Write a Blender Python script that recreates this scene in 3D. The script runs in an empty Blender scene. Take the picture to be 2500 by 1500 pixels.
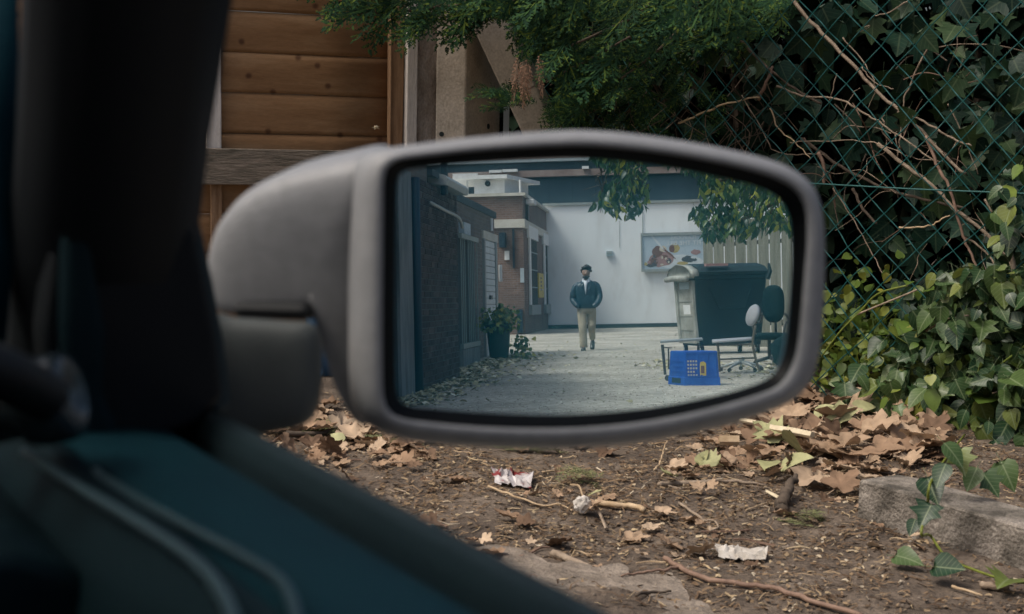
import bpy, bmesh, math, random
from mathutils import Vector, Matrix, noise
R = math.radians
rnd = random.Random(7)
sc = bpy.context.scene
COL = sc.collection

# ------------------------------------------------------------------ camera
FPX = 3472.0
PITCH, ROLL = R(6.6), R(1.1)
CAM = Vector((0, 0, 1.1))
_f = Vector((0, math.cos(PITCH), -math.sin(PITCH)))
_r0, _u0 = Vector((1, 0, 0)), Vector((0, math.sin(PITCH), math.cos(PITCH)))
_r = _r0 * math.cos(ROLL) + _u0 * math.sin(ROLL)
_u = _u0 * math.cos(ROLL) - _r0 * math.sin(ROLL)
cd = bpy.data.cameras.new('camera'); cam = bpy.data.objects.new('camera', cd); COL.objects.link(cam)
cam.matrix_world = Matrix(((_r.x, _u.x, -_f.x, CAM.x), (_r.y, _u.y, -_f.y, CAM.y), (_r.z, _u.z, -_f.z, CAM.z), (0, 0, 0, 1)))
cd.sensor_width = 36; cd.lens = FPX / 2500 * 36; cd.clip_start = 0.02; cd.clip_end = 2000
cd.dof.use_dof = True; cd.dof.focus_distance = 14; cd.dof.aperture_fstop = 12.5
sc.camera = cam

# ------------------------------------------------------------------ sky, sun, exposure
SUN_FROM = Vector((-0.50, -0.18, 0.85)).normalized()
w = bpy.data.worlds.new('World'); sc.world = w; w.use_nodes = True
nt = w.node_tree; sky = nt.nodes.new('ShaderNodeTexSky'); sky.sky_type = 'NISHITA'; sky.sun_disc = False
sky.sun_elevation = math.asin(SUN_FROM.z); sky.sun_rotation = math.atan2(SUN_FROM.x, SUN_FROM.y)
sky.air_density = 1.0; sky.dust_density = 8.0; sky.ozone_density = 1.0
bg = nt.nodes['Background']; bg.inputs['Strength'].default_value = 0.15
nt.links.new(sky.outputs[0], bg.inputs['Color'])
sd = bpy.data.lights.new('sun', 'SUN'); sd.energy = 1.7; sd.angle = R(14); sd.color = (1, 0.955, 0.89)
sun = bpy.data.objects.new('sun', sd); COL.objects.link(sun); sun.location = (0, 0, 12)
sun.rotation_euler = SUN_FROM.to_track_quat('Z', 'Y').to_euler()
vs = sc.view_settings; vs.view_transform = 'Standard'; vs.look = 'None'; vs.gamma = 1; vs.exposure = 0.0; sc.render.filter_size = 1.7; vs.use_curve_mapping = False
sc.cycles.max_bounces = 8; sc.cycles.glossy_bounces = 4; sc.cycles.caustics_reflective = False; sc.cycles.caustics_refractive = False

# ------------------------------------------------------------------ placing helpers
K = 2500 / 2473.0
def ray(px, py): return _r * ((px - 1250) / FPX) + _u * ((750 - py) / FPX) + _f
def gnd(px, py, z=0.0):
    d = ray(px, py); return CAM + d * ((z - CAM.z) / d.z)
def on_plane(px, py, p, n):
    d = ray(px, py); return CAM + d * ((p - CAM).dot(n) / d.dot(n))
def at(px, py, dist): return CAM + ray(px, py) * dist
TH = R(31)
CF, CR, UP = Vector((-math.sin(TH), math.cos(TH), 0)), Vector((math.cos(TH), math.sin(TH), 0)), Vector((0, 0, 1))
def car_pt(r, f, z): return CR * r + CF * f + UP * z
# the wing mirror's plane: it looks down the alley behind the car
AL = R(44)
AX = Vector((math.sin(AL), -math.cos(AL), 0)); BX = Vector((math.cos(AL), math.sin(AL), 0))
MN = (AX - ray(1640, 735).normalized()).normalized()
MC = CAM + ray(1447, 700) * 0.70
CV = CAM - MN * (2 * (CAM - MC).dot(MN))
def refl(v): return v - MN * (2 * v.dot(MN))
def alley(v, u, z=0.0): return Vector((CV.x, CV.y, 0)) + AX * u + BX * v + UP * z
def ag(px, py):
    d = refl(ray(px, py)); p = CV + d * (-CV.z / d.z); q = p - CV
    return q.dot(BX), q.dot(AX)
def au(px, py, u):
    d = refl(ray(px, py)); p = d * (u / d.dot(AX)); return p.dot(BX), p.z + CV.z

# ------------------------------------------------------------------ materials
def newmat(name):
    m = bpy.data.materials.new(name); m.use_nodes = True
    t = m.node_tree; return m, t, t.nodes['Principled BSDF']
def N_(t, kind, **kw):
    n = t.nodes.new('ShaderNode' + kind)
    for k, v in kw.items(): setattr(n, k, v)
    return n
def ramp(t, fac, stops):
    cr = N_(t, 'ValToRGB'); e = cr.color_ramp.elements
    while len(e) < len(stops): e.new(0.5)
    for el, (p, c) in zip(e, stops): el.position = p; el.color = (*c, 1)
    t.links.new(fac, cr.inputs[0]); return cr.outputs[0]
def pmat(name, stops, scale=8, rough=0.7, bump=0.0, bscale=None, stretch=(1, 1, 1), detail=6, spec=0.4, world=False, rot=0, speck=0, dist=0.02, metal=0, distort=0.0):
    m, t, b = newmat(name)
    tc = N_(t, 'TexCoord'); mp = N_(t, 'Mapping'); mp.inputs['Scale'].default_value = stretch; mp.inputs['Rotation'].default_value = (0, 0, rot)
    if world:
        g = N_(t, 'NewGeometry'); t.links.new(g.outputs['Position'], mp.inputs[0])
    else: t.links.new(tc.outputs['Object'], mp.inputs[0])
    oi = N_(t, 'ObjectInfo'); ad = N_(t, 'VectorMath', operation='ADD'); sl = N_(t, 'VectorMath', operation='SCALE')
    cb = N_(t, 'CombineXYZ')
    for i in range(3): t.links.new(oi.outputs['Random'], cb.inputs[i])
    t.links.new(cb.outputs[0], sl.inputs[0]); sl.inputs['Scale'].default_value = 17 if not world else 0
    t.links.new(mp.outputs[0], ad.inputs[0]); t.links.new(sl.outputs[0], ad.inputs[1])
    no = N_(t, 'TexNoise'); no.inputs['Scale'].default_value = scale; no.inputs['Detail'].default_value = detail; no.inputs['Roughness'].default_value = 0.62; no.inputs['Distortion'].default_value = distort
    t.links.new(ad.outputs[0], no.inputs[0])
    col = ramp(t, no.outputs[0], stops)
    if speck:
        n3 = N_(t, 'TexNoise'); n3.inputs['Scale'].default_value = scale * 14; n3.inputs['Detail'].default_value = 3
        t.links.new(ad.outputs[0], n3.inputs[0])
        mx = N_(t, 'MixRGB', blend_type='OVERLAY'); mx.inputs[0].default_value = speck
        t.links.new(col, mx.inputs[1]); t.links.new(n3.outputs[0], mx.inputs[2]); col = mx.outputs[0]
    t.links.new(col, b.inputs['Base Color'])
    b.inputs['Roughness'].default_value = rough; b.inputs['Specular IOR Level'].default_value = spec; b.inputs['Metallic'].default_value = metal
    if bump:
        n2 = N_(t, 'TexNoise'); n2.inputs['Scale'].default_value = bscale or scale * 4; n2.inputs['Detail'].default_value = 6
        t.links.new(ad.outputs[0], n2.inputs[0])
        bp = N_(t, 'Bump'); bp.inputs['Strength'].default_value = bump; bp.inputs['Distance'].default_value = dist
        t.links.new(n2.outputs[0], bp.inputs['Height']); t.links.new(bp.outputs[0], b.inputs['Normal'])
    return m
def leafmat(name, stops, rough=0.45, trans=0.25, spec=0.5, nscale=30, vein=0.0):
    """leaf: colour varies leaf by leaf and a little across the blade, and some light passes through it"""
    m, t, b = newmat(name)
    g = N_(t, 'NewGeometry'); oi = N_(t, 'ObjectInfo')
    a = N_(t, 'Math', operation='ADD'); fr = N_(t, 'Math', operation='FRACT')
    t.links.new(g.outputs['Random Per Island'], a.inputs[0]); t.links.new(oi.outputs['Random'], a.inputs[1]); t.links.new(a.outputs[0], fr.inputs[0])
    col = ramp(t, fr.outputs[0], stops)
    no = N_(t, 'TexNoise'); no.inputs['Scale'].default_value = nscale; t.links.new(g.outputs['Position'], no.inputs[0])
    mx = N_(t, 'MixRGB', blend_type='OVERLAY'); mx.inputs[0].default_value = 0.45
    t.links.new(col, mx.inputs[1]); t.links.new(no.outputs[0], mx.inputs[2])
    if vein:                                   # pale midrib and side veins, from the leaf's own coordinates
        at_ = N_(t, 'Attribute', attribute_name='leafco'); sp = N_(t, 'SeparateXYZ'); t.links.new(at_.outputs['Vector'], sp.inputs[0])
        ab = N_(t, 'Math', operation='ABSOLUTE'); t.links.new(sp.outputs[0], ab.inputs[0])
        m1 = N_(t, 'MapRange'); m1.inputs[1].default_value = 0.01; m1.inputs[2].default_value = 0.035; m1.inputs[3].default_value = 1; m1.inputs[4].default_value = 0; t.links.new(ab.outputs[0], m1.inputs[0])
        q1 = N_(t, 'Math', operation='MULTIPLY_ADD'); t.links.new(ab.outputs[0], q1.inputs[0]); q1.inputs[1].default_value = -0.8; t.links.new(sp.outputs[1], q1.inputs[2])
        q2 = N_(t, 'Math', operation='MULTIPLY'); t.links.new(q1.outputs[0], q2.inputs[0]); q2.inputs[1].default_value = 40
        q3 = N_(t, 'Math', operation='SINE'); t.links.new(q2.outputs[0], q3.inputs[0])
        m2 = N_(t, 'MapRange'); m2.inputs[1].default_value = 0.82; m2.inputs[2].default_value = 1.0; m2.inputs[3].default_value = 0; m2.inputs[4].default_value = 0.5; t.links.new(q3.outputs[0], m2.inputs[0])
        mm = N_(t, 'Math', operation='MAXIMUM'); t.links.new(m1.outputs[0], mm.inputs[0]); t.links.new(m2.outputs[0], mm.inputs[1])
        ml_ = N_(t, 'Math', operation='MULTIPLY'); t.links.new(mm.outputs[0], ml_.inputs[0]); ml_.inputs[1].default_value = vein
        mv = N_(t, 'MixRGB'); t.links.new(ml_.outputs[0], mv.inputs[0]); t.links.new(mx.outputs[0], mv.inputs[1]); mv.inputs[2].default_value = (0.3, 0.36, 0.2, 1); mx = mv
    t.links.new(mx.outputs[0], b.inputs['Base Color']); b.inputs['Roughness'].default_value = rough; b.inputs['Specular IOR Level'].default_value = spec
    tr = N_(t, 'BsdfTranslucent'); t.links.new(mx.outputs[0], tr.inputs[0])
    ms = N_(t, 'MixShader'); ms.inputs[0].default_value = trans
    t.links.new(b.outputs[0], ms.inputs[1]); t.links.new(tr.outputs[0], ms.inputs[2])
    t.links.new(ms.outputs[0], t.nodes['Material Output'].inputs[0])
    return m
def flat(name, c, rough=0.5, spec=0.4, metal=0.0):
    c2 = tuple(x * 0.82 for x in c)
    return pmat(name, [(0.3, c2), (0.7, c)], scale=6, rough=rough, spec=spec, metal=metal)
def brickmat(name, c1, c2, mortar, grime=(0.06, 0.06, 0.06)):
    m, t, b = newmat(name)
    g = N_(t, 'NewGeometry'); dt = N_(t, 'VectorMath', operation='DOT_PRODUCT'); dt.inputs[1].default_value = AX + BX
    t.links.new(g.outputs['Position'], dt.inputs[0]); sp = N_(t, 'SeparateXYZ'); t.links.new(g.outputs['Position'], sp.inputs[0])
    cb = N_(t, 'CombineXYZ'); t.links.new(dt.outputs['Value'], cb.inputs[0]); t.links.new(sp.outputs[2], cb.inputs[1])
    br = N_(t, 'TexBrick'); br.inputs['Scale'].default_value = 1; br.inputs['Brick Width'].default_value = 0.225; br.inputs['Row Height'].default_value = 0.075
    br.inputs['Mortar Size'].default_value = 0.006; br.inputs['Color1'].default_value = (*c1, 1); br.inputs['Color2'].default_value = (*c2, 1); br.inputs['Mortar'].default_value = (*mortar, 1)
    t.links.new(cb.outputs[0], br.inputs[0])
    no = N_(t, 'TexNoise'); no.inputs['Scale'].default_value = 1.1; no.inputs['Detail'].default_value = 5; t.links.new(g.outputs['Position'], no.inputs[0])
    f = ramp(t, no.outputs[0], [(0.4, (0, 0, 0)), (0.72, (0.75, 0.75, 0.75))])
    mx = N_(t, 'MixRGB'); t.links.new(f, mx.inputs[0]); t.links.new(br.outputs[0], mx.inputs[1]); mx.inputs[2].default_value = (*grime, 1)
    t.links.new(mx.outputs[0], b.inputs['Base Color']); b.inputs['Roughness'].default_value = 0.9
    bp = N_(t, 'Bump'); bp.inputs['Strength'].default_value = 0.6; bp.inputs['Distance'].default_value = 0.01; bp.invert = True
    t.links.new(br.outputs['Fac'], bp.inputs['Height']); t.links.new(bp.outputs[0], b.inputs['Normal'])
    return m

M = {}
M['dirt'] = pmat('dirt', [(0.28, (0.042, 0.032, 0.024)), (0.5, (0.105, 0.08, 0.059)), (0.75, (0.19, 0.15, 0.113))], scale=5, rough=0.95, bump=0.9, bscale=45, world=True, speck=0.55, detail=9)
M['asphalt'] = pmat('asphalt', [(0.3, (0.24, 0.215, 0.175)), (0.5, (0.37, 0.335, 0.28)), (0.72, (0.5, 0.455, 0.385))], scale=0.7, rough=0.95, bump=1.0, bscale=22, world=True, speck=0.8, detail=9, dist=0.03)
M['slab'] = pmat('slab', [(0.35, (0.13, 0.106, 0.083)), (0.7, (0.27, 0.226, 0.18))], scale=9, rough=0.95, bump=0.7, bscale=38, world=True, speck=0.4, dist=0.03)
M['concrete'] = pmat('concrete', [(0.36, (0.07, 0.062, 0.05)), (0.5, (0.17, 0.15, 0.125)), (0.68, (0.31, 0.275, 0.235))], scale=11, rough=0.95, bump=0.6, bscale=90, speck=0.6, world=True)
M['concrete_pale'] = pmat('concrete_pale', [(0.3, (0.36, 0.31, 0.245)), (0.55, (0.5, 0.44, 0.36)), (0.75, (0.57, 0.51, 0.42))], scale=7, rough=0.95, bump=0.12, bscale=80, speck=0.4, world=True)
M['boards'] = pmat('boards', [(0.2, (0.16, 0.08, 0.032)), (0.5, (0.225, 0.122, 0.054)), (0.8, (0.29, 0.178, 0.092))], scale=1.6, rough=0.85, bump=0.12, bscale=6, stretch=(0.8, 4, 9), rot=-R(21), speck=0.22, distort=0.5)
_m = M['boards']; _t = _m.node_tree; _b = _t.nodes['Principled BSDF']; _c = _b.inputs['Base Color'].links[0].from_socket
_g = N_(_t, 'NewGeometry'); _sp = N_(_t, 'SeparateXYZ'); _t.links.new(_g.outputs['Position'], _sp.inputs[0]); _cb = N_(_t, 'CombineXYZ'); _t.links.new(_sp.outputs[0], _cb.inputs[0]); _t.links.new(_sp.outputs[2], _cb.inputs[1])
_v = N_(_t, 'TexVoronoi', voronoi_dimensions='2D'); _v.inputs['Scale'].default_value = 4.2; _t.links.new(_cb.outputs[0], _v.inputs[0])
_k = ramp(_t, _v.outputs['Distance'], [(0.03, (0.42, 0.34, 0.3)), (0.075, (1, 1, 1))])
_x = N_(_t, 'MixRGB', blend_type='MULTIPLY'); _x.inputs[0].default_value = 1; _t.links.new(_c, _x.inputs[1]); _t.links.new(_k, _x.inputs[2]); _t.links.new(_x.outputs[0], _b.inputs['Base Color'])
M['batten'] = pmat('batten', [(0.3, (0.16, 0.085, 0.04)), (0.7, (0.31, 0.19, 0.105))], scale=4, rough=0.8, bump=0.2, stretch=(10, 10, 1.2), speck=0.3)
M['greywood'] = pmat('greywood', [(0.28, (0.05, 0.05, 0.036)), (0.48, (0.17, 0.14, 0.105)), (0.72, (0.28, 0.225, 0.175))], scale=2.6, rough=0.9, bump=0.4, bscale=9, stretch=(1.3, 6, 14), rot=-R(21), speck=0.4, distort=0.6)
M['whitewood'] = pmat('whitewood', [(0.3, (0.42, 0.385, 0.345)), (0.7, (0.6, 0.56, 0.52))], scale=4, rough=0.85, bump=0.3, stretch=(9, 9, 1), speck=0.3)
M['mossy'] = pmat('mossy', [(0.3, (0.14, 0.11, 0.085)), (0.52, (0.26, 0.215, 0.175)), (0.75, (0.37, 0.33, 0.285))], scale=6, rough=0.95, bump=0.6, stretch=(2, 2, 1), speck=0.5, world=True)
M['wire'] = flat('wire', (0.008, 0.085, 0.08), 0.42, 0.4)
M['twig'] = pmat('twig', [(0.3, (0.15, 0.11, 0.075)), (0.7, (0.36, 0.285, 0.21))], scale=30, rough=0.85, bump=0.3, world=True)
M['twig_red'] = pmat('twig_red', [(0.3, (0.14, 0.085, 0.06)), (0.7, (0.26, 0.17, 0.12))], scale=30, rough=0.75, world=True)
M['twig_dark'] = pmat('twig_dark', [(0.3, (0.05, 0.038, 0.028)), (0.7, (0.12, 0.09, 0.065))], scale=30, rough=0.9, world=True)
M['pale_stick'] = pmat('pale_stick', [(0.3, (0.33, 0.23, 0.13)), (0.7, (0.55, 0.42, 0.27))], scale=25, rough=0.8, world=True)
M['split_wood'] = pmat('split_wood', [(0.3, (0.5, 0.42, 0.28)), (0.7, (0.68, 0.6, 0.43))], scale=40, rough=0.8, world=True)
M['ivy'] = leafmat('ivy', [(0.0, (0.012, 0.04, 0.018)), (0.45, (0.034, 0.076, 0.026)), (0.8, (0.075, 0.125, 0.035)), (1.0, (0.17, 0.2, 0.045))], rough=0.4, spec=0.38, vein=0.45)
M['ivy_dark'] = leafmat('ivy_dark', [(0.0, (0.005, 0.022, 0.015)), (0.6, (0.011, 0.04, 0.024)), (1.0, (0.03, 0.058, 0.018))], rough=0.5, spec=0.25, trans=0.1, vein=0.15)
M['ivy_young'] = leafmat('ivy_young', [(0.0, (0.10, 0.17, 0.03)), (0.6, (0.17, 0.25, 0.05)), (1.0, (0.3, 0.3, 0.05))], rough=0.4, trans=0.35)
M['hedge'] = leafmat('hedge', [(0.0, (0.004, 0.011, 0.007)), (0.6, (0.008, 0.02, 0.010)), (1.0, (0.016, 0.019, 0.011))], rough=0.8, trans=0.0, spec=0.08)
M['conifer'] = leafmat('conifer', [(0.0, (0.007, 0.026, 0.014)), (0.55, (0.016, 0.048, 0.02)), (0.82, (0.035, 0.08, 0.022)), (1.0, (0.10, 0.135, 0.02))], rough=0.75, trans=0.2, nscale=5, spec=0.1)
M['conifer_dry'] = leafmat('conifer_dry', [(0.0, (0.15, 0.08, 0.045)), (1.0, (0.27, 0.155, 0.095))], rough=0.8, trans=0.15)
M['conifer_cut'] = leafmat('conifer_cut', [(0.0, (0.11, 0.13, 0.05)), (1.0, (0.21, 0.21, 0.09))], rough=0.7, trans=0.15)
M['dead'] = leafmat('dead', [(0.0, (0.12, 0.075, 0.048)), (0.35, (0.26, 0.17, 0.108)), (0.7, (0.35, 0.245, 0.16)), (1.0, (0.5, 0.385, 0.27))], rough=0.8, trans=0.12, spec=0.2, nscale=22)
M['dead_olive'] = leafmat('dead_olive', [(0.0, (0.22, 0.22, 0.09)), (1.0, (0.42, 0.42, 0.22))], rough=0.7, trans=0.15)
M['litter'] = leafmat('litter', [(0.0, (0.06, 0.038, 0.024)), (0.4, (0.14, 0.092, 0.055)), (0.78, (0.235, 0.165, 0.098)), (0.95, (0.36, 0.28, 0.17)), (1.0, (0.5, 0.43, 0.32))], rough=0.9, trans=0.0, spec=0.2)
M['alley_leaves'] = leafmat('alley_leaves', [(0.0, (0.16, 0.15, 0.08)), (0.5, (0.38, 0.34, 0.19)), (0.8, (0.52, 0.47, 0.3)), (1.0, (0.66, 0.62, 0.5))], rough=0.8, trans=0.0)
M['tree_leaf'] = leafmat('tree_leaf', [(0.0, (0.012, 0.05, 0.034)), (0.6, (0.03, 0.09, 0.045)), (0.82, (0.11, 0.18, 0.045)), (1.0, (0.42, 0.42, 0.06))], rough=0.36, trans=0.3)  # yellow end of the ramp paints some leaves as if lit
M['pot_leaf'] = leafmat('pot_leaf', [(0.0, (0.04, 0.10, 0.05)), (0.5, (0.10, 0.18, 0.06)), (1.0, (0.42, 0.38, 0.08))], rough=0.5, trans=0.25)
M['grit'] = leafmat('grit', [(0.0, (0.12, 0.11, 0.09)), (0.4, (0.26, 0.235, 0.2)), (0.8, (0.42, 0.385, 0.33)), (1.0, (0.62, 0.58, 0.5))], rough=0.95, trans=0.0, spec=0.1)
M['tissue'] = pmat('tissue', [(0.35, (0.3, 0.27, 0.23)), (0.6, (0.52, 0.49, 0.44)), (0.75, (0.6, 0.57, 0.53))], scale=20, rough=0.9, world=True)
M['wrapper'] = pmat('wrapper', [(0.42, (0.2, 0.03, 0.03)), (0.47, (0.32, 0.29, 0.28)), (0.75, (0.52, 0.5, 0.5))], scale=18, rough=0.35, world=True, detail=2)
M['blue_sheet'] = flat('blue_sheet', (0.01, 0.07, 0.15), 0.5)
# car
M['trim'] = pmat('trim', [(0.3, (0.002, 0.009, 0.012)), (0.7, (0.003, 0.012, 0.016))], scale=3, rough=0.7, bump=0.15, bscale=420, spec=0.08)
M['trim_teal'] = pmat('trim_teal', [(0.3, (0.001, 0.021, 0.031)), (0.7, (0.002, 0.029, 0.04))], scale=3, rough=0.7, bump=0.15, bscale=420, spec=0.1)
M['trim_grey'] = pmat('trim_grey', [(0.3, (0.007, 0.018, 0.023)), (0.7, (0.011, 0.024, 0.03))], scale=3, rough=0.6, bump=0.15, bscale=420, spec=0.22)
M['ridge'] = pmat('ridge', [(0.3, (0.03, 0.06, 0.07)), (0.7, (0.042, 0.078, 0.09))], scale=3, rough=0.5, spec=0.4)  # paler than the trim: highlights along the ridges are put into this colour
M['knob'] = flat('knob', (0.03, 0.045, 0.05), 0.22, 0.6)
M['pillar'] = flat('pillar', (0.006, 0.008, 0.010), 0.7, 0.15)
M['rubber'] = flat('rubber', (0.008, 0.010, 0.011), 0.6, 0.3)
M['housing'] = pmat('housing', [(0.3, (0.185, 0.193, 0.2)), (0.7, (0.232, 0.238, 0.243))], scale=9, rough=0.48, bump=0.2, bscale=700, spec=0.4, dist=0.004, speck=.2)
M['base'] = pmat('base', [(0.3, (0.045, 0.052, 0.05)), (0.7, (0.058, 0.066, 0.064))], scale=3, rough=0.6, bump=0.12, bscale=700, spec=0.3)
M['bezel'] = flat('bezel', (0.003, 0.004, 0.0045), 0.5, 0.12)
M['paint'] = flat('paint', (0.16, 0.17, 0.18), 0.3, 0.5, 0.3)
M['tyre'] = flat('tyre', (0.012, 0.012, 0.012), 0.85, 0.2)
M['rim'] = flat('rim', (0.4, 0.41, 0.42), 0.35, 0.5, 0.8)
m, t, b = newmat('mirror_glass')               # silvered glass with a faint blue coat, smudges, and teal haze painted in
gl = N_(t, 'BsdfGlossy'); gl.inputs['Color'].default_value = (0.84, 0.96, 1.0, 1); gl.inputs['Roughness'].default_value = 0.0
df = N_(t, 'BsdfDiffuse'); df.inputs[0].default_value = (0.0, 0.36, 0.54, 1)  # teal veil: lifted blacks of the reflection put in as diffuse colour
no = N_(t, 'TexNoise'); no.inputs['Scale'].default_value = 16; no.inputs['Detail'].default_value = 6; tc = N_(t, 'TexCoord'); t.links.new(tc.outputs['Object'], no.inputs[0])
mr = N_(t, 'MapRange'); mr.inputs[1].default_value = 0.35; mr.inputs[2].default_value = 0.75; mr.inputs[3].default_value = 0.06; mr.inputs[4].default_value = 0.17; t.links.new(no.outputs[0], mr.inputs[0])
gl2 = N_(t, 'BsdfGlossy'); gl2.inputs['Color'].default_value = (0.35, 0.82, 1.0, 1); gl2.inputs['Roughness'].default_value = 0.09  # blurred tinted layer lays a veiling haze over the sharp reflection
mg = N_(t, 'MixShader'); mg.inputs[0].default_value = 0.16; t.links.new(gl.outputs[0], mg.inputs[1]); t.links.new(gl2.outputs[0], mg.inputs[2])
mx = N_(t, 'MixShader'); t.links.new(mr.outputs[0], mx.inputs[0]); t.links.new(mg.outputs[0], mx.inputs[1]); t.links.new(df.outputs[0], mx.inputs[2])
t.links.new(mx.outputs[0], t.nodes['Material Output'].inputs[0]); M['mirror'] = m
m, t, b = newmat('window_glass'); b.inputs['Base Color'].default_value = (0.75, 0.85, 0.85, 1); b.inputs['Roughness'].default_value = 0.02; b.inputs['Transmission Weight'].default_value = 1.0; b.inputs['IOR'].default_value = 1.02; M['glass'] = m
# alley
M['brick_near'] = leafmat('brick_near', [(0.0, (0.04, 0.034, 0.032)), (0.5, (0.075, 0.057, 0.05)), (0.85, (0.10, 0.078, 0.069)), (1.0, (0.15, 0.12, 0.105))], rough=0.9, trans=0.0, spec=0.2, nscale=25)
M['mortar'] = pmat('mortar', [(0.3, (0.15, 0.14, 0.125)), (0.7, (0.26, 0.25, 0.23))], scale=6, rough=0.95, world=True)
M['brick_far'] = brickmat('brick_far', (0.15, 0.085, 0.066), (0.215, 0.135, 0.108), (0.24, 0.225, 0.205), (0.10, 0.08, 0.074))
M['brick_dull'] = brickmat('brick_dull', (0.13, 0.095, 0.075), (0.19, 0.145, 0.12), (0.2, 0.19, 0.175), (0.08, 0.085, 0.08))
M['render_white'] = pmat('render_white', [(0.3, (0.66, 0.65, 0.635)), (0.46, (0.81, 0.805, 0.8)), (0.8, (0.88, 0.875, 0.87))], scale=0.9, rough=0.9, world=True, bump=0.1, bscale=30, stretch=(1, 1, .35), speck=.08)
M['stone'] = pmat('stone', [(0.3, (0.5, 0.47, 0.4)), (0.7, (0.66, 0.62, 0.55))], scale=3, rough=0.9, world=True)
M['pilaster'] = pmat('pilaster', [(0.3, (0.1, 0.11, 0.105)), (0.7, (0.24, 0.255, 0.25))], scale=2, rough=0.9, world=True, stretch=(3, 3, 0.7))
M['clad'] = pmat('clad', [(0.3, (0.028, 0.056, 0.074)), (0.7, (0.05, 0.082, 0.104))], scale=1.2, rough=0.6, stretch=(2, 2, 0.4), world=True)
M['clad_dark'] = pmat('clad_dark', [(0.3, (0.02, 0.05, 0.07)), (0.7, (0.05, 0.08, 0.1))], scale=1.5, rough=0.6, world=True)
M['beam'] = pmat('beam', [(0.3, (0.2, 0.14, 0.12)), (0.7, (0.33, 0.26, 0.23))], scale=1.5, rough=0.8, world=True)
M['white_paint'] = flat('white_paint', (0.78, 0.78, 0.77), 0.5)
M['pale_blue'] = flat('pale_blue', (0.5, 0.58, 0.62), 0.6)
M['shutter'] = pmat('shutter', [(0.3, (0.5, 0.53, 0.54)), (0.7, (0.66, 0.68, 0.69))], scale=2, rough=0.6, world=True)
M['frame_grey'] = flat('frame_grey', (0.3, 0.32, 0.31), 0.6)
M['railing'] = flat('railing', (0.25, 0.3, 0.28), 0.5)
M['dark_void'] = flat('dark_void', (0.02, 0.03, 0.032), 0.8)
M['dark_pipe'] = flat('dark_pipe', (0.012, 0.035, 0.055), 0.5)
M['roof_felt'] = pmat('roof_felt', [(0.3, (0.04, 0.06, 0.07)), (0.7, (0.08, 0.1, 0.105))], scale=3, rough=0.9, world=True)
M['yellow'] = flat('yellow', (0.62, 0.47, 0.1), 0.5)
M['poster'] = pmat('poster', [(0.3, (0.36, 0.44, 0.5)), (0.7, (0.46, 0.53, 0.6))], scale=1.5, rough=0.5, world=True)
for n, c in dict(print_white=(0.62, 0.66, 0.68), print_brown=(0.17, 0.09, 0.075), print_pink=(0.36, 0.21, 0.2), print_dark=(0.07, 0.085, 0.1), print_gold=(0.45, 0.36, 0.14), print_cream=(0.6, 0.53, 0.42)).items(): M[n] = flat(n, c, 0.5)
M['fence_board'] = pmat('fence_board', [(0.3, (0.1, 0.1, 0.08)), (0.7, (0.21, 0.205, 0.165))], scale=2, rough=0.9, stretch=(6, 6, 0.5), speck=0.3)
M['bin_body'] = pmat('bin_body', [(0.35, (0.001, 0.012, 0.017)), (0.7, (0.003, 0.02, 0.027))], scale=4, rough=0.7, world=True)
M['bin_side_lit'] = pmat('bin_side_lit', [(0.3, (0.2, 0.2, 0.175)), (0.7, (0.4, 0.4, 0.36))], scale=4, rough=0.7, world=True)  # far paler than the body: light on this side is put into its colour
M['crate_blue'] = pmat('crate_blue', [(0.3, (0.008, 0.065, 0.34)), (0.7, (0.02, 0.11, 0.47))], scale=9, rough=0.5, world=True, speck=.3)
M['chair_white'] = flat('chair_white', (0.6, 0.6, 0.62), 0.5)
M['chair_wood'] = flat('chair_wood', (0.19, 0.16, 0.12), 0.6)
M['metal_dark'] = flat('metal_dark', (0.08, 0.075, 0.07), 0.5, 0.5, 0.4)
M['metal_pale'] = flat('metal_pale', (0.42, 0.44, 0.43), 0.45, 0.5, 0.3)
M['bag'] = pmat('bag', [(0.3, (0.003, 0.014, 0.018)), (0.7, (0.006, 0.022, 0.027))], scale=5, rough=0.8, spec=0.1, bump=0.5, bscale=9, world=True, dist=0.05)
M['pot'] = flat('pot', (0.01, 0.035, 0.04), 0.5)
M['skin'] = pmat('skin', [(0.3, (0.25, 0.145, 0.10)), (0.7, (0.31, 0.19, 0.135))], scale=9, rough=0.55)
M['hair'] = pmat('hair', [(0.3, (0.018, 0.014, 0.012)), (0.7, (0.05, 0.042, 0.036))], scale=60, rough=0.7, bump=0.8)
M['jacket'] = pmat('jacket', [(0.3, (0.008, 0.03, 0.05)), (0.7, (0.014, 0.048, 0.07))], scale=5, rough=0.42, bump=0.7, bscale=12, spec=0.5, dist=0.03)
M['shirt'] = flat('shirt', (0.62, 0.65, 0.7), 0.8)
M['khaki'] = pmat('khaki', [(0.3, (0.31, 0.265, 0.19)), (0.7, (0.43, 0.375, 0.28))], scale=5, rough=0.9, bump=0.5, bscale=9, dist=0.03)
M['shoe'] = flat('shoe', (0.025, 0.03, 0.03), 0.35, 0.5)
M['shoe_toe'] = flat('shoe_toe', (0.5, 0.5, 0.48), 0.5)

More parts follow.
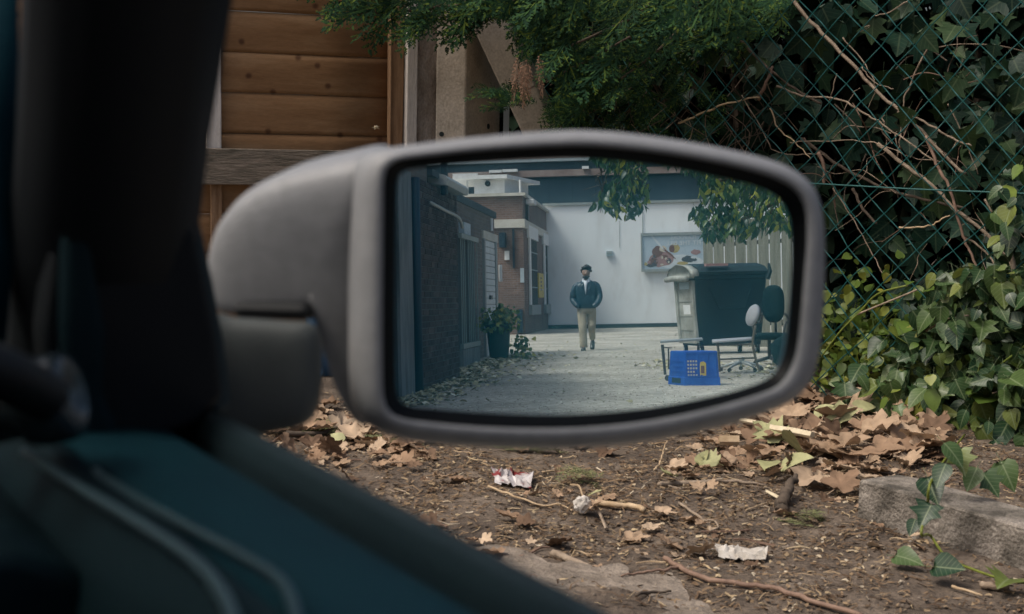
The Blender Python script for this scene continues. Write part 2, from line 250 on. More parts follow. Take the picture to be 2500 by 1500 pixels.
# ------------------------------------------------------------------ mesh helpers
class MB:
    def __init__(s): s.v = []; s.f = []
    def add(s, vs, fs):
        o = len(s.v); s.v += [Vector(v) for v in vs]; s.f += [tuple(i + o for i in f) for f in fs]; return s
    def box(s, c, a, b, d):
        """centre and three half-extent vectors"""
        P = [c + a * i + b * j + d * k for k in (-1, 1) for j in (-1, 1) for i in (-1, 1)]
        return s.add(P, [(0, 2, 3, 1), (4, 5, 7, 6), (0, 1, 5, 4), (2, 6, 7, 3), (0, 4, 6, 2), (1, 3, 7, 5)])
    def loft(s, loops, cap0=True, cap1=True, closed=True):
        n = len(loops[0]); vs = [p for l in loops for p in l]; fs = []
        for i in range(len(loops) - 1):
            for j in range(n if closed else n - 1):
                k = (j + 1) % n; fs.append((i * n + j, i * n + k, (i + 1) * n + k, (i + 1) * n + j))
        if cap0: fs.append(tuple(reversed(range(n))))
        if cap1: fs.append(tuple(range((len(loops) - 1) * n, len(loops) * n)))
        return s.add(vs, fs)
    def tube(s, pts, rad, n=6):
        pts = [Vector(p) for p in pts]; loops = []
        for i, p in enumerate(pts):
            d = (pts[min(i + 1, len(pts) - 1)] - pts[max(i - 1, 0)]).normalized()
            a = d.orthogonal().normalized() if i == 0 else (pa - d * pa.dot(d)).normalized()
            pa = a; bb = d.cross(a); r = rad[i] if isinstance(rad, (list, tuple)) else rad
            loops.append([p + (a * math.cos(2 * math.pi * k / n) + bb * math.sin(2 * math.pi * k / n)) * r for k in range(n)])
        return s.loft(loops)
    def prism(s, poly, ext):
        return s.loft([list(poly), [p + ext for p in poly]])
    def build(s, name, mat, parent=None, origin=None, smooth=False, bevel=0, seg=2, recalc=True):
        o0 = parent_loc(parent) if parent is not None else (origin if origin is not None else Vector())
        me = bpy.data.meshes.new(name); me.from_pydata([v - o0 for v in s.v], [], s.f)
        if recalc:
            bm = bmesh.new(); bm.from_mesh(me); bmesh.ops.recalc_face_normals(bm, faces=bm.faces); bm.to_mesh(me); bm.free()
        me.materials.append(M[mat] if isinstance(mat, str) else mat)
        if smooth:
            for p in me.polygons: p.use_smooth = True
        o = bpy.data.objects.new(name, me); COL.objects.link(o)
        if parent is not None: o.parent = parent
        else: o.location = o0
        if bevel:
            b = o.modifiers.new('bevel', 'BEVEL'); b.width = bevel; b.segments = seg; b.limit_method = 'ANGLE'; b.angle_limit = R(40)
            b.harden_normals = False
        return o
def parent_loc(o):
    p = Vector()
    while o is not None: p = p + o.location; o = o.parent
    return p
def tag(o, label=None, cat=None, group=None, kind=None):
    if label: o['label'] = label
    if cat: o['category'] = cat
    if group: o['group'] = group
    if kind: o['kind'] = kind
    return o
def thing(name, label, cat, loc, group=None):
    o = bpy.data.objects.new(name, None); COL.objects.link(o); o.location = loc; o.empty_display_size = 0.1
    return tag(o, label, cat, group)
def inst(name, me, mtx, parent=None):
    o = bpy.data.objects.new(name, me); COL.objects.link(o)
    if parent is not None: o.parent = parent; mtx = Matrix.Translation(-parent_loc(parent)) @ mtx
    o.matrix_basis = mtx; return o
def basis(loc, x, y, z, s=1.0):
    return Matrix(((x.x * s, y.x * s, z.x * s, loc.x), (x.y * s, y.y * s, z.y * s, loc.y), (x.z * s, y.z * s, z.z * s, loc.z), (0, 0, 0, 1)))
def frame_for(dirv, nrm):
    y = dirv.normalized(); z = (nrm - y * nrm.dot(y))
    z = z.normalized() if z.length > 1e-4 else y.orthogonal().normalized()
    return y.cross(z), y, z
def rvec(): 
    while True:
        v = Vector((rnd.uniform(-1, 1), rnd.uniform(-1, 1), rnd.uniform(-1, 1)))
        if 0.05 < v.length < 1: return v.normalized()
def spline(pts, n=6):
    out = []; P = [pts[0]] + list(pts) + [pts[-1]]
    for i in range(1, len(P) - 2):
        for k in range(n):
            u = k / n
            out.append(0.5 * ((2 * P[i]) + (P[i + 1] - P[i - 1]) * u + (2 * P[i - 1] - 5 * P[i] + 4 * P[i + 1] - P[i + 2]) * u * u + (3 * P[i] - P[i - 1] - 3 * P[i + 1] + P[i + 2]) * u ** 3))
    out.append(pts[-1]); return out
def resample(loop, n):
    """closed loop to n points evenly along its length"""
    L = [0]; m = len(loop)
    for i in range(m): L.append(L[-1] + (loop[(i + 1) % m] - loop[i]).length)
    out = []; j = 0
    for k in range(n):
        d = L[-1] * k / n
        while L[j + 1] < d: j += 1
        u = (d - L[j]) / max(1e-9, L[j + 1] - L[j]); out.append(loop[j].lerp(loop[(j + 1) % m], u))
    return out
def closed_spline(pts, n=5):
    m = len(pts); out = []
    for i in range(m):
        a, b_, c, d = pts[i - 1], pts[i], pts[(i + 1) % m], pts[(i + 2) % m]
        for k in range(n):
            u = k / n
            out.append(0.5 * ((2 * b_) + (c - a) * u + (2 * a - 5 * b_ + 4 * c - d) * u * u + (3 * b_ - a - 3 * c + d) * u ** 3))
    return out

# ================================================================== SETTING: ground
def nz(x, y, s, seed=0.0): return noise.noise(Vector((x * s + seed, y * s - seed, seed)))
def ground_h(x, y):
    k = max(0.0, min(1.0, (y - 2.6) / 0.6)) * max(0.0, min(1.0, (x + 2.6) / 0.5)) * max(0.0, min(1.0, (4.0 - x) / 0.6)) * max(0.0, min(1.0, (8.6 - y) / 0.5))
    return -0.004 + k * (0.016 + 0.018 * nz(x, y, 1.7) + 0.012 * nz(x, y, 5.5, 3) + 0.006 * nz(x, y, 16, 5))
def coords(lo, hi, st, outer):
    a = [-o for o in reversed(outer)]; n = int((hi - lo) / st)
    return [lo - o for o in reversed(outer)] + [lo + st * i for i in range(n + 1)] + [hi + o for o in outer]
out = [0.5, 2, 6, 20, 60, 150, 400]
xs = coords(-2.6, 4.0, 0.033, out); ys = coords(2.6, 8.6, 0.033, out)
g = MB(); g.v = [Vector((x, y, ground_h(x, y))) for y in ys for x in xs]; nx = len(xs)
g.f = [(j * nx + i, j * nx + i + 1, (j + 1) * nx + i + 1, (j + 1) * nx + i) for j in range(len(ys) - 1) for i in range(nx - 1)]
tag(g.build('ground', 'dirt', smooth=True, recalc=False), kind='structure')
rd = MB()
def strip_edge(v): return v
NU = 60
L0 = [alley(-9 if u > 3 else -5.0, u, 0.004) for u in [-9 + i * 1.3 for i in range(NU)]]
L1 = [alley((1.5 if u < 8 else 4.0) + 0.1 * nz(u, 0, 0.9), u, 0.004) for u in [-9 + i * 1.3 for i in range(NU)]]
rd.loft([L0, L1], False, False, closed=False)
tag(rd.build('road', 'asphalt', recalc=False), kind='structure')
# broken edge of the concrete slab by the car
sl = [gnd(x * K, y * K, 0) for x, y in [(1180, 1332), (1240, 1338), (1290, 1355), (1335, 1378), (1390, 1370), (1440, 1385), (1500, 1378), (1530, 1408), (1600, 1395), (1640, 1420), (1665, 1460), (1720, 1490), (1700, 1600), (1000, 1600), (900, 1400)]]
sl = [p + Vector((0.012 * nz(i, 0, 3.7), 0.02 * nz(0, i, 2.9), 0)) for i, p in enumerate(spline(sl, 5))]
mb = MB(); mb.prism([Vector((p.x, p.y, -0.03)) for p in sl], Vector((0, 0, 0.049)))
tag(mb.build('pavement', 'slab'), kind='structure')

# ================================================================== CAR
car = thing('car', 'dark car interior with open side window and grey wing mirror', 'car', Vector((0, 0, 0)))
def extrude_f(profile, f0, f1, nseg=1):
    return [[car_pt(r, f0 + (f1 - f0) * i / nseg, z) for r, z in profile] for i in range(nseg + 1)]
# door top: rubber seal, sloping shelf, ridges, door card
MB().loft(extrude_f([(0.193, 0.90), (0.1925, 0.974), (0.1945, 0.981), (0.199, 0.984), (0.2035, 0.980), (0.2055, 0.966), (0.199, 0.90)], -1.0, 0.66)).build('window_seal', 'trim_grey', car, smooth=True)
MB().loft(extrude_f([(0.1922, 0.90), (0.1922, 0.966), (0.189, 0.970), (0.186, 0.966), (0.186, 0.90)], -1.0, 0.66)).build('inner_seal', 'rubber', car, smooth=True)
MB().loft(extrude_f([(0.1855, 0.88), (0.1855, 0.968), (0.183, 0.974), (0.178, 0.9775), (0.165, 0.980), (0.145, 0.9815), (0.1315, 0.9815), (0.124, 0.88)], -1.0, 0.64)).build('door_shelf', 'trim_teal', car, smooth=True)
def ridge(pxs, z, rad, name, mat):
    P = spline([on_plane(x, y, Vector((0, 0, zz)), UP) for x, y, zz in pxs], 6)
    mb = MB(); mb.tube(P, rad, 10); return mb.build(name, mat, car, smooth=True)
ridge([(235, 1150, .9835), (253, 1169, .984), (420, 1266, .985), (560, 1340, .985), (657, 1397, .985), (695, 1432, .985), (717, 1481, .985), (728, 1540, .985)], 0, 0.0014, 'shelf_edge', 'ridge')
ridge([(60, 1105, .985), (160, 1170, .987), (300, 1256, .988), (420, 1330, .988), (490, 1385, .988), (540, 1445, .988), (566, 1500, .988), (578, 1560, .988)], 0, 0.0017, 'door_card_edge', 'ridge')
MB().loft(extrude_f([(0.131, 0.3), (0.1305, 0.980), (0.128, 0.9835), (0.121, 0.985), (0.116, 0.982), (0.110, 0.965), (0.104, 0.93), (0.100, 0.3)], -1.0, 0.60)).build('door_card', 'trim', car, smooth=True, bevel=0.002)
# outer skin of the doors, below the window, and the body behind the window
MB().loft(extrude_f([(0.205, 0.28), (0.235, 0.45), (0.24, 0.70), (0.225, 0.88), (0.204, 0.955), (0.197, 0.955), (0.197, 0.28)], -1.05, 0.78)).build('front_door_skin', 'paint', car, smooth=True, bevel=0.004)
MB().loft(extrude_f([(0.205, 0.28), (0.235, 0.45), (0.24, 0.70), (0.225, 0.88), (0.204, 0.96), (0.15, 1.25), (0.08, 1.40), (0.05, 1.40), (0.12, 1.22), (0.175, 0.96), (0.17, 0.28)], -2.6, -1.06)).build('rear_side', 'paint', car, smooth=True)
MB().loft(extrude_f([(-1.60, 0.28), (-1.64, 0.7), (-1.60, 0.95), (-1.5, 1.25), (-1.45, 1.40), (-1.42, 1.40), (-1.47, 1.22), (-1.57, 0.95), (-1.57, 0.28)], -2.6, -0.2)).build('far_side', 'paint', car, smooth=True)
MB().loft(extrude_f([(-1.60, 0.28), (-1.64, 0.7), (-1.60, 0.95), (-1.57, 0.95), (-1.57, 0.28)], -0.2, 0.8)).build('far_door', 'paint', car, smooth=True)
rl = [[car_pt(r * k + (1 - k) * -0.7, f, z - 0.05 * abs((r + 0.7) / 0.8) ** 3) for r in [-1.44 + 1.44 * i / 14 for i in range(15)]] for f, z, k in [(-2.55, 1.25, 1.0), (-2.2, 1.40, 1), (-1.4, 1.46, 1), (-0.6, 1.47, 1), (0.0, 1.44, 0.99), (0.22, 1.40, 0.98)]]
mb = MB(); mb.loft(rl, False, False, False); o = mb.build('roof', 'paint', car, smooth=True); so = o.modifiers.new('thickness', 'SOLIDIFY'); so.thickness = 0.04
MB().loft(extrude_f([(-1.6, 0.25), (0.2, 0.25), (0.2, 0.30), (-1.6, 0.30)], -2.6, 2.0)).build('floor_pan', 'trim', car)
MB().loft(extrude_f([(-1.6, 0.30), (0.19, 0.30), (0.10, 1.38), (-1.45, 1.38)], -2.62, -2.56)).build('tailgate', 'paint', car)
bl = [[car_pt(r, f, z - 0.06 * abs((r + 0.7) / 0.9) ** 4) for r in [-1.6 + 1.82 * i / 12 for i in range(13)]] for f, z in [(0.80, 0.955), (1.2, 0.92), (1.6, 0.84), (1.95, 0.70), (2.05, 0.45), (2.0, 0.28)]]
mb = MB(); mb.loft(bl, False, False, False); o = mb.build('bonnet', 'paint', car, smooth=True); so = o.modifiers.new('thickness', 'SOLIDIFY'); so.thickness = 0.03
MB().loft(extrude_f([(0.20, 0.30), (0.235, 0.5), (0.235, 0.7), (0.22, 0.86), (0.19, 0.9), (0.17, 0.3)], 0.79, 2.0)).build('front_wing', 'paint', car, smooth=True)
MB().loft([[car_pt(r, f, z) for r in (-1.5, 0.09)] + [car_pt(r, f2, z2) for r in (0.09, -1.5)] for f, z, f2, z2 in [(0.45, 0.62, 0.80, 0.62), (0.47, 0.84, 0.80, 0.90), (0.56, 0.88, 0.80, 0.92)]]).build('dashboard', 'trim', car, bevel=0.01)
ws = [car_pt(-1.5, 0.80, 0.95), car_pt(0.10, 0.76, 0.95), car_pt(0.03, 0.26, 1.40), car_pt(-1.4, 0.26, 1.40)]
MB().prism(ws, CF * 0.005).build('windscreen', 'glass', car)
# A-pillar: swept section, leaning back towards the roof
def pil(f, z, r0, r1, d):
    return [car_pt(r, f + ff, z) for r, ff in [(r0, 0.0), (r0 + 0.2 * (r1 - r0), -d), (r0 + 0.75 * (r1 - r0), -d), (r1, -0.25 * d), (r1, 0.5 * d), (r0 + 0.5 * (r1 - r0), d), (r0, 0.6 * d)]]
P = [pil(0.70, 0.84, 0.125, 0.200, 0.03), pil(0.645, 0.955, 0.126, 0.1985, 0.03), pil(0.608, 1.03, 0.124, 0.1975, 0.028), pil(0.57, 1.10, 0.122, 0.1935, 0.027), pil(0.515, 1.19, 0.116, 0.1905, 0.026), pil(0.40, 1.33, 0.05, 0.12, 0.024), pil(0.28, 1.42, -0.04, 0.03, 0.024)]
MB().loft(P).build('windscreen_pillar', 'pillar', car, smooth=True)
# added teal strip, coloured as the blurred view out through the windscreen
P = [[on_plane(x, y, car_pt(0.1, 0.60, 0), CF) for x, y in row] for row in [((-120, -60), (46, -60)), ((-120, 300), (46, 300)), ((-130, 600), (38, 600)), ((-140, 900), (10, 900))]]
mb = MB(); mb.loft([[a, a.lerp(b_, 0.7), b_, b_ + CF * 0.01, a + CF * 0.01] for a, b_ in P]); mb.build('windscreen_view_strip', 'trim_teal', car, smooth=True)
# sail panel inside the pillar foot and its mouldings
def plate(name, mat, pts, depthf, thick, bev=0.004, smooth=False):
    P = [on_plane(x * K, y * K, car_pt(0.1, depthf, 0), CF) for x, y in pts]
    return MB().prism(P, CF * thick).build(name, mat, car, bevel=bev, seg=3, smooth=smooth)
plate('sail_panel', 'pillar', [(130, 560), (300, 520), (470, 540), (492, 640), (525, 800), (545, 960), (480, 1025), (390, 1060), (250, 1075), (120, 1060), (100, 800)], 0.575, 0.02)
plate('sail_moulding', 'trim', [(155, 540), (215, 520), (232, 640), (260, 800), (255, 960), (300, 1060), (230, 1095), (165, 1050), (150, 800)], 0.565, 0.012, 0.005)
plate('door_frame_edge', 'trim_grey', [(452, 650), (478, 500), (497, 580), (520, 690), (545, 820), (562, 985), (520, 1010), (498, 900), (478, 770)], 0.60, 0.012, 0.003)
# bright-edged grab handle at the pillar foot
kc = at(125 * K, 965 * K, .50); ka = (CR * .75 - CF * .45 + UP * .25).normalized(); kx = ka.cross(UP).normalized(); ky = kx.cross(ka)
mb = MB(); mb.loft([[kc + (kx * math.cos(a) + ky * math.sin(a)) * r_ + ka * o for a in [2 * math.pi * i / 24 for i in range(24)]] for r_, o in [(.010, -.03), (.011, -.012), (.0145, -.010), (.016, -.004), (.016, .004), (.0145, .008), (.010, .009), (.007, .006)]]); mb.build('mirror_knob', 'knob', car, smooth=True)
P = spline([at(x * K, y * K, d) for x, y, d in [(-80, 870, .45), (0, 900, .46), (60, 930, .475), (110, 960, .49)]], 5)
MB().tube(P, 0.009, 10).build('knob_arm', 'rubber', car, smooth=True)
MB().loft(extrude_f([(-0.2, 0.90), (0.115, 0.90), (0.112, 0.962), (0.09, 0.972), (-0.2, 0.975)], 0.44, 0.64)).build('dash_end', 'trim', car, smooth=True, bevel=0.006)
for f in (-2.0, 1.35):
    for r in (0.12, -1.5):
        c = car_pt(r, f, 0.30); wl = MB()
        prof = [(0.19, -0.09), (0.27, -0.10), (0.30, -0.07), (0.30, 0.07), (0.27, 0.10), (0.19, 0.09)]
        wl.loft([[c + (CF * math.cos(a) + UP * math.sin(a)) * q + CR * x for q, x in prof] for a in [2 * math.pi * i / 28 for i in range(28)]] + [[c + CF * q + CR * x for q, x in prof]], False, False, True)
        wo = wl.build('wheel', 'tyre', car, smooth=True)
        rm = MB(); rm.loft([[c + (CF * math.cos(a) + UP * math.sin(a)) * q + CR * x for a in [2 * math.pi * i / 20 for i in range(20)]] for q, x in ((0.19, -0.08), (0.19, 0.08), (0.15, 0.06), (0.05, 0.075))])
        rm.build('rim', 'rim', wo)
# ---- wing mirror
GL = [(947, 440), (955, 415), (975, 404), (1040, 397), (1150, 388), (1280, 380), (1400, 377), (1520, 386), (1640, 403), (1760, 428), (1850, 452), (1895, 480), (1916, 520), (1922, 580), (1921, 660), (1917, 760), (1908, 840), (1892, 888), (1862, 920), (1790, 947), (1680, 973), (1560, 993), (1430, 1005), (1300, 1008), (1160, 1003), (1040, 994), (975, 986), (952, 968), (944, 930), (943, 800), (944, 620), (945, 500)]
BZ = [(922, 430), (934, 398), (965, 382), (1040, 372), (1150, 360), (1280, 351), (1410, 347), (1530, 356), (1660, 374), (1790, 400), (1880, 428), (1930, 460), (1953, 505), (1956, 580), (1949, 660), (1940, 760), (1930, 845), (1912, 898), (1880, 938), (1800, 968), (1690, 998), (1570, 1022), (1440, 1037), (1300, 1042), (1150, 1037), (1030, 1026), (962, 1014), (930, 988), (920, 945), (918, 800), (919, 620), (920, 500)]
RO = [(872, 440), (884, 385), (920, 362), (1030, 345), (1150, 331), (1290, 319), (1420, 314), (1545, 324), (1680, 344), (1810, 370), (1905, 399), (1962, 438), (1988, 495), (1998, 580), (1999, 670), (1996, 770), (1986, 860), (1966, 925), (1920, 972), (1830, 1010), (1710, 1043), (1590, 1067), (1450, 1084), (1300, 1088), (1150, 1083), (1020, 1072), (945, 1055), (890, 1025), (866, 970), (862, 800), (864, 620), (868, 500)]
BZ = [(bx_ * .82 + gx_ * .18, by_ * .82 + gy_ * .18) for (bx_, by_), (gx_, gy_) in zip(BZ, GL)]
n = 128
def mloop(pts, off): return resample(closed_spline([on_plane(x * K, y * K, MC + MN * off, MN) for x, y in pts], 5), n)
glass_l, bez_l, rim_l = mloop(GL, 0.0), mloop(BZ, 0.007), mloop(RO, 0.001)
wm = bpy.data.objects.new('wing_mirror', None); COL.objects.link(wm); wm.parent = car; wm.location = MC
cgl = sum(glass_l, Vector()) / n
mb = MB(); mb.loft([[p - MN * 0.0015 for p in glass_l], glass_l]); mb.build('mirror_glass', 'mirror', wm)
inner = [p.lerp(cgl, 0.02) - MN * 0.0005 for p in glass_l]
mb = MB(); mb.loft([[p - MN * 0.006 for p in inner], [p + MN * 0.0012 for p in inner], [p + MN * 0.0016 for p in glass_l], [p.lerp(q, 0.5) + MN * 0.0022 for p, q in zip(glass_l, bez_l)], [p - MN * 0.0005 for p in bez_l]], False, False); mb.build('mirror_bezel', 'bezel', wm, smooth=True)
def off(l, k, d): return [p + (cgl - p) * k + MN * d for p in l]
mid = [p.lerp(q, 0.45) for p, q in zip(bez_l, rim_l)]; m2 = [p.lerp(q, 0.8) for p, q in zip(bez_l, rim_l)]
mb = MB(); mb.loft([[p - MN * 0.012 for p in bez_l], [p + MN * 0.0005 for p in bez_l], [p.lerp(q, 0.12) + MN * 0.003 for p, q in zip(bez_l, rim_l)], [p + MN * 0.0035 for p in mid], [p + MN * 0.0015 for p in m2], [p - MN * 0.004 for p in rim_l], [p - MN * 0.014 for p in rim_l], off(rim_l, 0.02, -0.03), off(rim_l, 0.10, -0.055), off(rim_l, 0.28, -0.08), off(rim_l, 0.55, -0.095), off(rim_l, 0.85, -0.10)], False, True)
mb.build('mirror_housing', 'housing', wm, smooth=True)
def pillow(name, mat, pts, p0, nrm, front, back, parent, rings=7, power=2.6, spl=4):
    L = resample(closed_spline([on_plane(x * K, y * K, p0, nrm) for x, y in pts], spl), 96); c = sum(L, Vector()) / len(L); loops = []
    for i in range(rings + 1):
        s = i / rings; k = (1 - s) ** 2 * 0.0 + (1 - (1 - s) ** 1.0)
        loops.append((s, k))
    seq = []
    for i in range(rings, 0, -1):
        s = i / rings; seq.append([p.lerp(c, 0.92 * s ** 1.7) - nrm * (back * (1 - (1 - s) ** power) ** (1 / power)) for p in L])
    seq.append(L)
    for i in range(1, rings + 1):
        s = i / rings; seq.append([p.lerp(c, 0.92 * s ** 1.7) + nrm * (front * (1 - (1 - s) ** power) ** (1 / power)) for p in L])
    mb = MB(); mb.loft(seq); return mb.build(name, mat, parent, smooth=True)
toC = (CAM - MC).normalized()
LB = [(918, 420), (895, 372), (800, 388), (700, 412), (630, 442), (575, 482), (537, 535), (519, 600), (517, 660), (528, 710), (548, 736), (620, 742), (700, 743), (770, 740), (816, 738), (831, 752), (833, 800), (831, 860), (836, 905), (848, 955), (866, 990), (885, 1012), (905, 1015), (916, 985), (918, 800), (918, 560)]
lobe_n = (toC * 1.0 - CR * 0.22 - UP * 0.36).normalized()
pillow('mirror_arm', 'housing', LB, MC - MN * 0.022 - CR * 0.05, lobe_n, 0.020, 0.05, wm, power=2.3)
BB = [(560, 766), (620, 770), (704, 776), (744, 778), (766, 792), (776, 825), (778, 880), (776, 950), (762, 1000), (739, 1024), (704, 1036), (630, 1050), (560, 1062), (500, 1050), (480, 980), (485, 880), (500, 790), (525, 756)]
pillow('mirror_foot', 'base', BB, MC - MN * 0.028 - CR * 0.12, (toC + CR * 0.12).normalized(), 0.016, 0.02, wm, power=3.0)
P = [on_plane(x * K, y * K, MC - MN * 0.035 - CR * 0.1, toC) for x, y in [(560, 725), (745, 730), (748, 775), (560, 770)]]
MB().prism(P, -toC * 0.03).build('mirror_pivot', 'rubber', wm, bevel=0.004)

# ================================================================== TIMBER FENCE (straight ahead)
WF = Vector((0.93, 0.37, 0)).normalized(); WN = Vector((WF.y, -WF.x, 0))     # along the boards; towards the camera
W0 = gnd(955, 350 + FPX * 1.1 / 6.85); W0.z = 0
def wf(px, py, off=0.0): return on_plane(px, py, W0 + WN * off, WN)
def wfs(px): return (wf(px, 400) - W0).dot(WF)
tf = thing('timber_fence', 'brown timber fence panel of overlapping horizontal boards', 'fence', W0 + WF * -1.0)
s0, s1 = -3.2, wfs(952)
zb = [wf(720, y * K).z for y in (-152, -56, 40, 133, 230, 325)]
pitch = zb[3] - zb[4]
top = wf(720, 325 * K).z
zz = 0.12 + (top - 0.12) % pitch - pitch; k = 0
while zz < 2.25:
    lo, hi = zz, zz + pitch
    jx = rnd.uniform(-.002, .002)
    prof = [(0.019, lo), (0.022 + jx, lo + .10 * pitch), (0.025 + jx, lo + .55 * pitch), (0.0252 + jx, lo + .74 * pitch), (0.0225 + jx, lo + .84 * pitch), (0.0155, hi - .0015), (0.0, hi - .0015), (0.0, lo)]
    ml = MB(); ml.loft([[W0 + WF * (s0 + (s1 - s0) * i / 10) + WN * (o + .0015 * nz(i, zz * 9, .8)) + UP * (z + .0025 * nz(i, zz * 5, .7)) for o, z in prof] for i in range(11)]); ml.build('board', 'boards', tf, smooth=True)
    zz += pitch
def upright(name, mat, x0, x1, ztop, o0, o1, parent, z0=0.0, lean=0):
    a, b_ = wfs(x0), wfs(x1)
    P = [W0 + WF * a + WN * o1, W0 + WF * b_ + WN * o1, W0 + WF * b_ + WN * o0, W0 + WF * a + WN * o0]
    lp = []
    for i in range(9):
        z = z0 + (ztop - z0) * i / 8; d = WF * (0.004 * nz(i, x0, 0.9) + lean * i / 8)
        lp.append([p + UP * z + d for p in P])
    ml = MB(); ml.loft(lp); return ml.build(name, mat, parent, bevel=0.004)
upright('batten', 'whitewood', 500, 536, 2.2, 0.03, 0.055, tf, z0=wf(520, 362).z - 0.02)
upright('batten', 'batten', 509, 536, wf(520, 440).z, 0.03, 0.06, tf)
upright('batten', 'batten', 943, 974, 2.2, 0.02, 0.062, tf)
upright('edge_trim', 'batten', 938.5, 943, 2.2, 0.03, 0.075, tf)
ra, rb = wf(300, 362, 0.07), wf(985, 352, 0.07)
zt0, zt1 = wf(500, 358 * K, 0.07).z, wf(500, 446 * K, 0.07).z
lp = []
for i in range(15):
    s = -2.6 + (s1 + 0.02 + 2.6) * i / 14; j = 0.003 * nz(i, 2, 1.3); j2 = 0.004 * nz(i, 9, 1.1)
    lp.append([W0 + WF * s + WN * o + UP * z for o, z in [(0.06, zt1 + j2), (0.098, zt1 + j2), (0.098, zt0 + j), (0.06, zt0 + j)]])
ml = MB(); ml.loft(lp); ml.build('rail', 'greywood', tf, bevel=0.004)
# star-shaped rusty fixing on the last board
c = wf(917 * 1.0, 312, 0.036); mb = MB()
mb.loft([[c + (WF * math.cos(a) + UP * 0.5 * math.sin(a)) * (0.022 if i % 2 else 0.009) + WN * o for i, a in enumerate([math.pi * k / 5 for k in range(10)])] for o in (0, 0.006)])
mb.tube([c, c + WN * 0.02 + UP * 0.006], [0.008, 0.005], 6); mb.build('metal_star', 'split_wood', tf)
# posts beside it
def post(name, label, mat, x0, x1, o0, o1, ztop=2.35, cat='post'):
    p = thing(name, label, cat, W0 + WF * wfs((x0 + x1) / 2) + WN * o0)
    return p, upright('shaft', mat, x0, x1, ztop, o0, o1, p)
post('timber_post', 'pale bleached timber post with flaking edge beside the boards', 'whitewood', 976, 1001, 0.03, 0.10)
pp, _ = post('mossy_post', 'rough brown mottled concrete post between pale timber and plain concrete', 'mossy', 1003, 1059, 0.02, 0.07)
P0 = W0 + WF * wfs(1095)
cpost = thing('concrete_post', 'upright square concrete fence post with bolt holes', 'post', P0)
XY = [wf(1061, 400, .09), wf(1135, 400, .12), wf(1219, 400, -.13), wf(1150, 400, -.2)]
lp = [[Vector((p.x, p.y, z)) for p in XY] for z in (0, 0.4, 0.8, 1.2, 1.6, 2.0, 2.4)]
ml = MB(); ml.loft(lp); ml.build('shaft', 'concrete_pale', cpost, bevel=0.008)
def plug(px, py, P, nrm, r=0.009):
    c = on_plane(px, py, P, nrm); mb = MB(); mb.loft([[c + (nrm.cross(UP) * math.cos(a) + UP * math.sin(a)) * r + nrm * o for a in [2 * math.pi * i / 10 for i in range(10)]] for o in (-0.01, 0.002)]); return mb
fn = (XY[1] - XY[0]).cross(UP).normalized(); fn = fn if fn.y < 0 else -fn
sn = (XY[2] - XY[1]).cross(UP).normalized(); sn = sn if sn.y < 0 else -sn
plug(1078, 328, XY[0], fn, 0.012).build('bolt_hole', 'dark_void', cpost)
plug(1192, 309, XY[1], sn, 0.014).build('bolt_hole', 'dark_void', cpost)
st = thing('steel_strip', 'narrow blue-grey steel strip beside the concrete post', 'strip', wf(1235, 400, -.05) * Vector((1, 1, 0)) if False else Vector((wf(1235, 400, -.05).x, wf(1235, 400, -.05).y, 0)))
a, b_ = wf(1227, 400, -.05), wf(1241, 400, -.05)
ml = MB(); ml.prism([Vector((a.x, a.y, 0)), Vector((b_.x, b_.y, 0)), Vector((b_.x, b_.y + .03, 0)), Vector((a.x, a.y + .03, 0))], UP * 1.28); ml.build('strip', 'pale_blue', st)
# raking strut
def strut_pt(px, py, o): return on_plane(px, py, W0 + WN * o, WN)
sb = thing('concrete_strut', 'raking concrete strut leaning against the fence under conifer sprays', 'strut', Vector((strut_pt(1560, 700, .2).x, strut_pt(1560, 700, .2).y, 0)))
pa, pb = [strut_pt(x * K, y * K, .22) for x, y in [(1143, 60), (1222, 60)]], [strut_pt(x * K, y * K, .22) for x, y in [(1300, 372), (1352, 372)]]
pa, pb = [strut_pt(x * K, y * K, .22) for x, y in [(1128, 40), (1215, 40)]], [strut_pt(x * K, y * K, .22) for x, y in [(1268, 340), (1352, 340)]]
ext = 2.6
d0, d1 = pb[0] - pa[0], pb[1] - pa[1]
bk = -WN * 0.10 + WF * 0.09
q0 = [pa[0] - d0 * 0.5, pa[1] - d1 * 0.5, pa[1] - d1 * 0.5 + bk, pa[0] - d0 * 0.5 + bk * 0.7]
ext = (q0[0].z + 0.08) / -d0.z                                               # down to the ground
q1 = [p + d0 * ext for p in q0]
ml = MB(); ml.loft([[a.lerp(b_, i / 6) + WF * 0.004 * nz(i, 4, 1) for a, b_ in zip(q0, q1)] for i in range(7)]); ml.build('shaft', 'concrete_pale', sb, bevel=0.01)
# dull blue panel stuck at the foot of the fence
c0 = wf(797, 930, .14); mb = MB(); lp = []
for i in range(7):
    z = 0.02 + 0.42 * i / 6
    lp.append([Vector((c0.x, c0.y, 0)) + WF * s + WN * (0.02 * nz(s * 9, z * 7, 1.0) + (0.5 - z) * 0.06 + t_) + UP * (z + 0.01 * nz(s * 8, 3, 1)) for s, t_ in [(-.10, 0), (-.05, 0), (0, 0), (.05, 0), (.12, 0), (.12, -.006), (0, -.006), (-.10, -.006)]])
mb.loft(lp); tag(mb.build('plastic_sheet', 'blue_sheet', origin=Vector((c0.x, c0.y, 0)), smooth=True), 'small dark blue plastic sheet leaning at the foot of timber fence', 'plastic sheet')

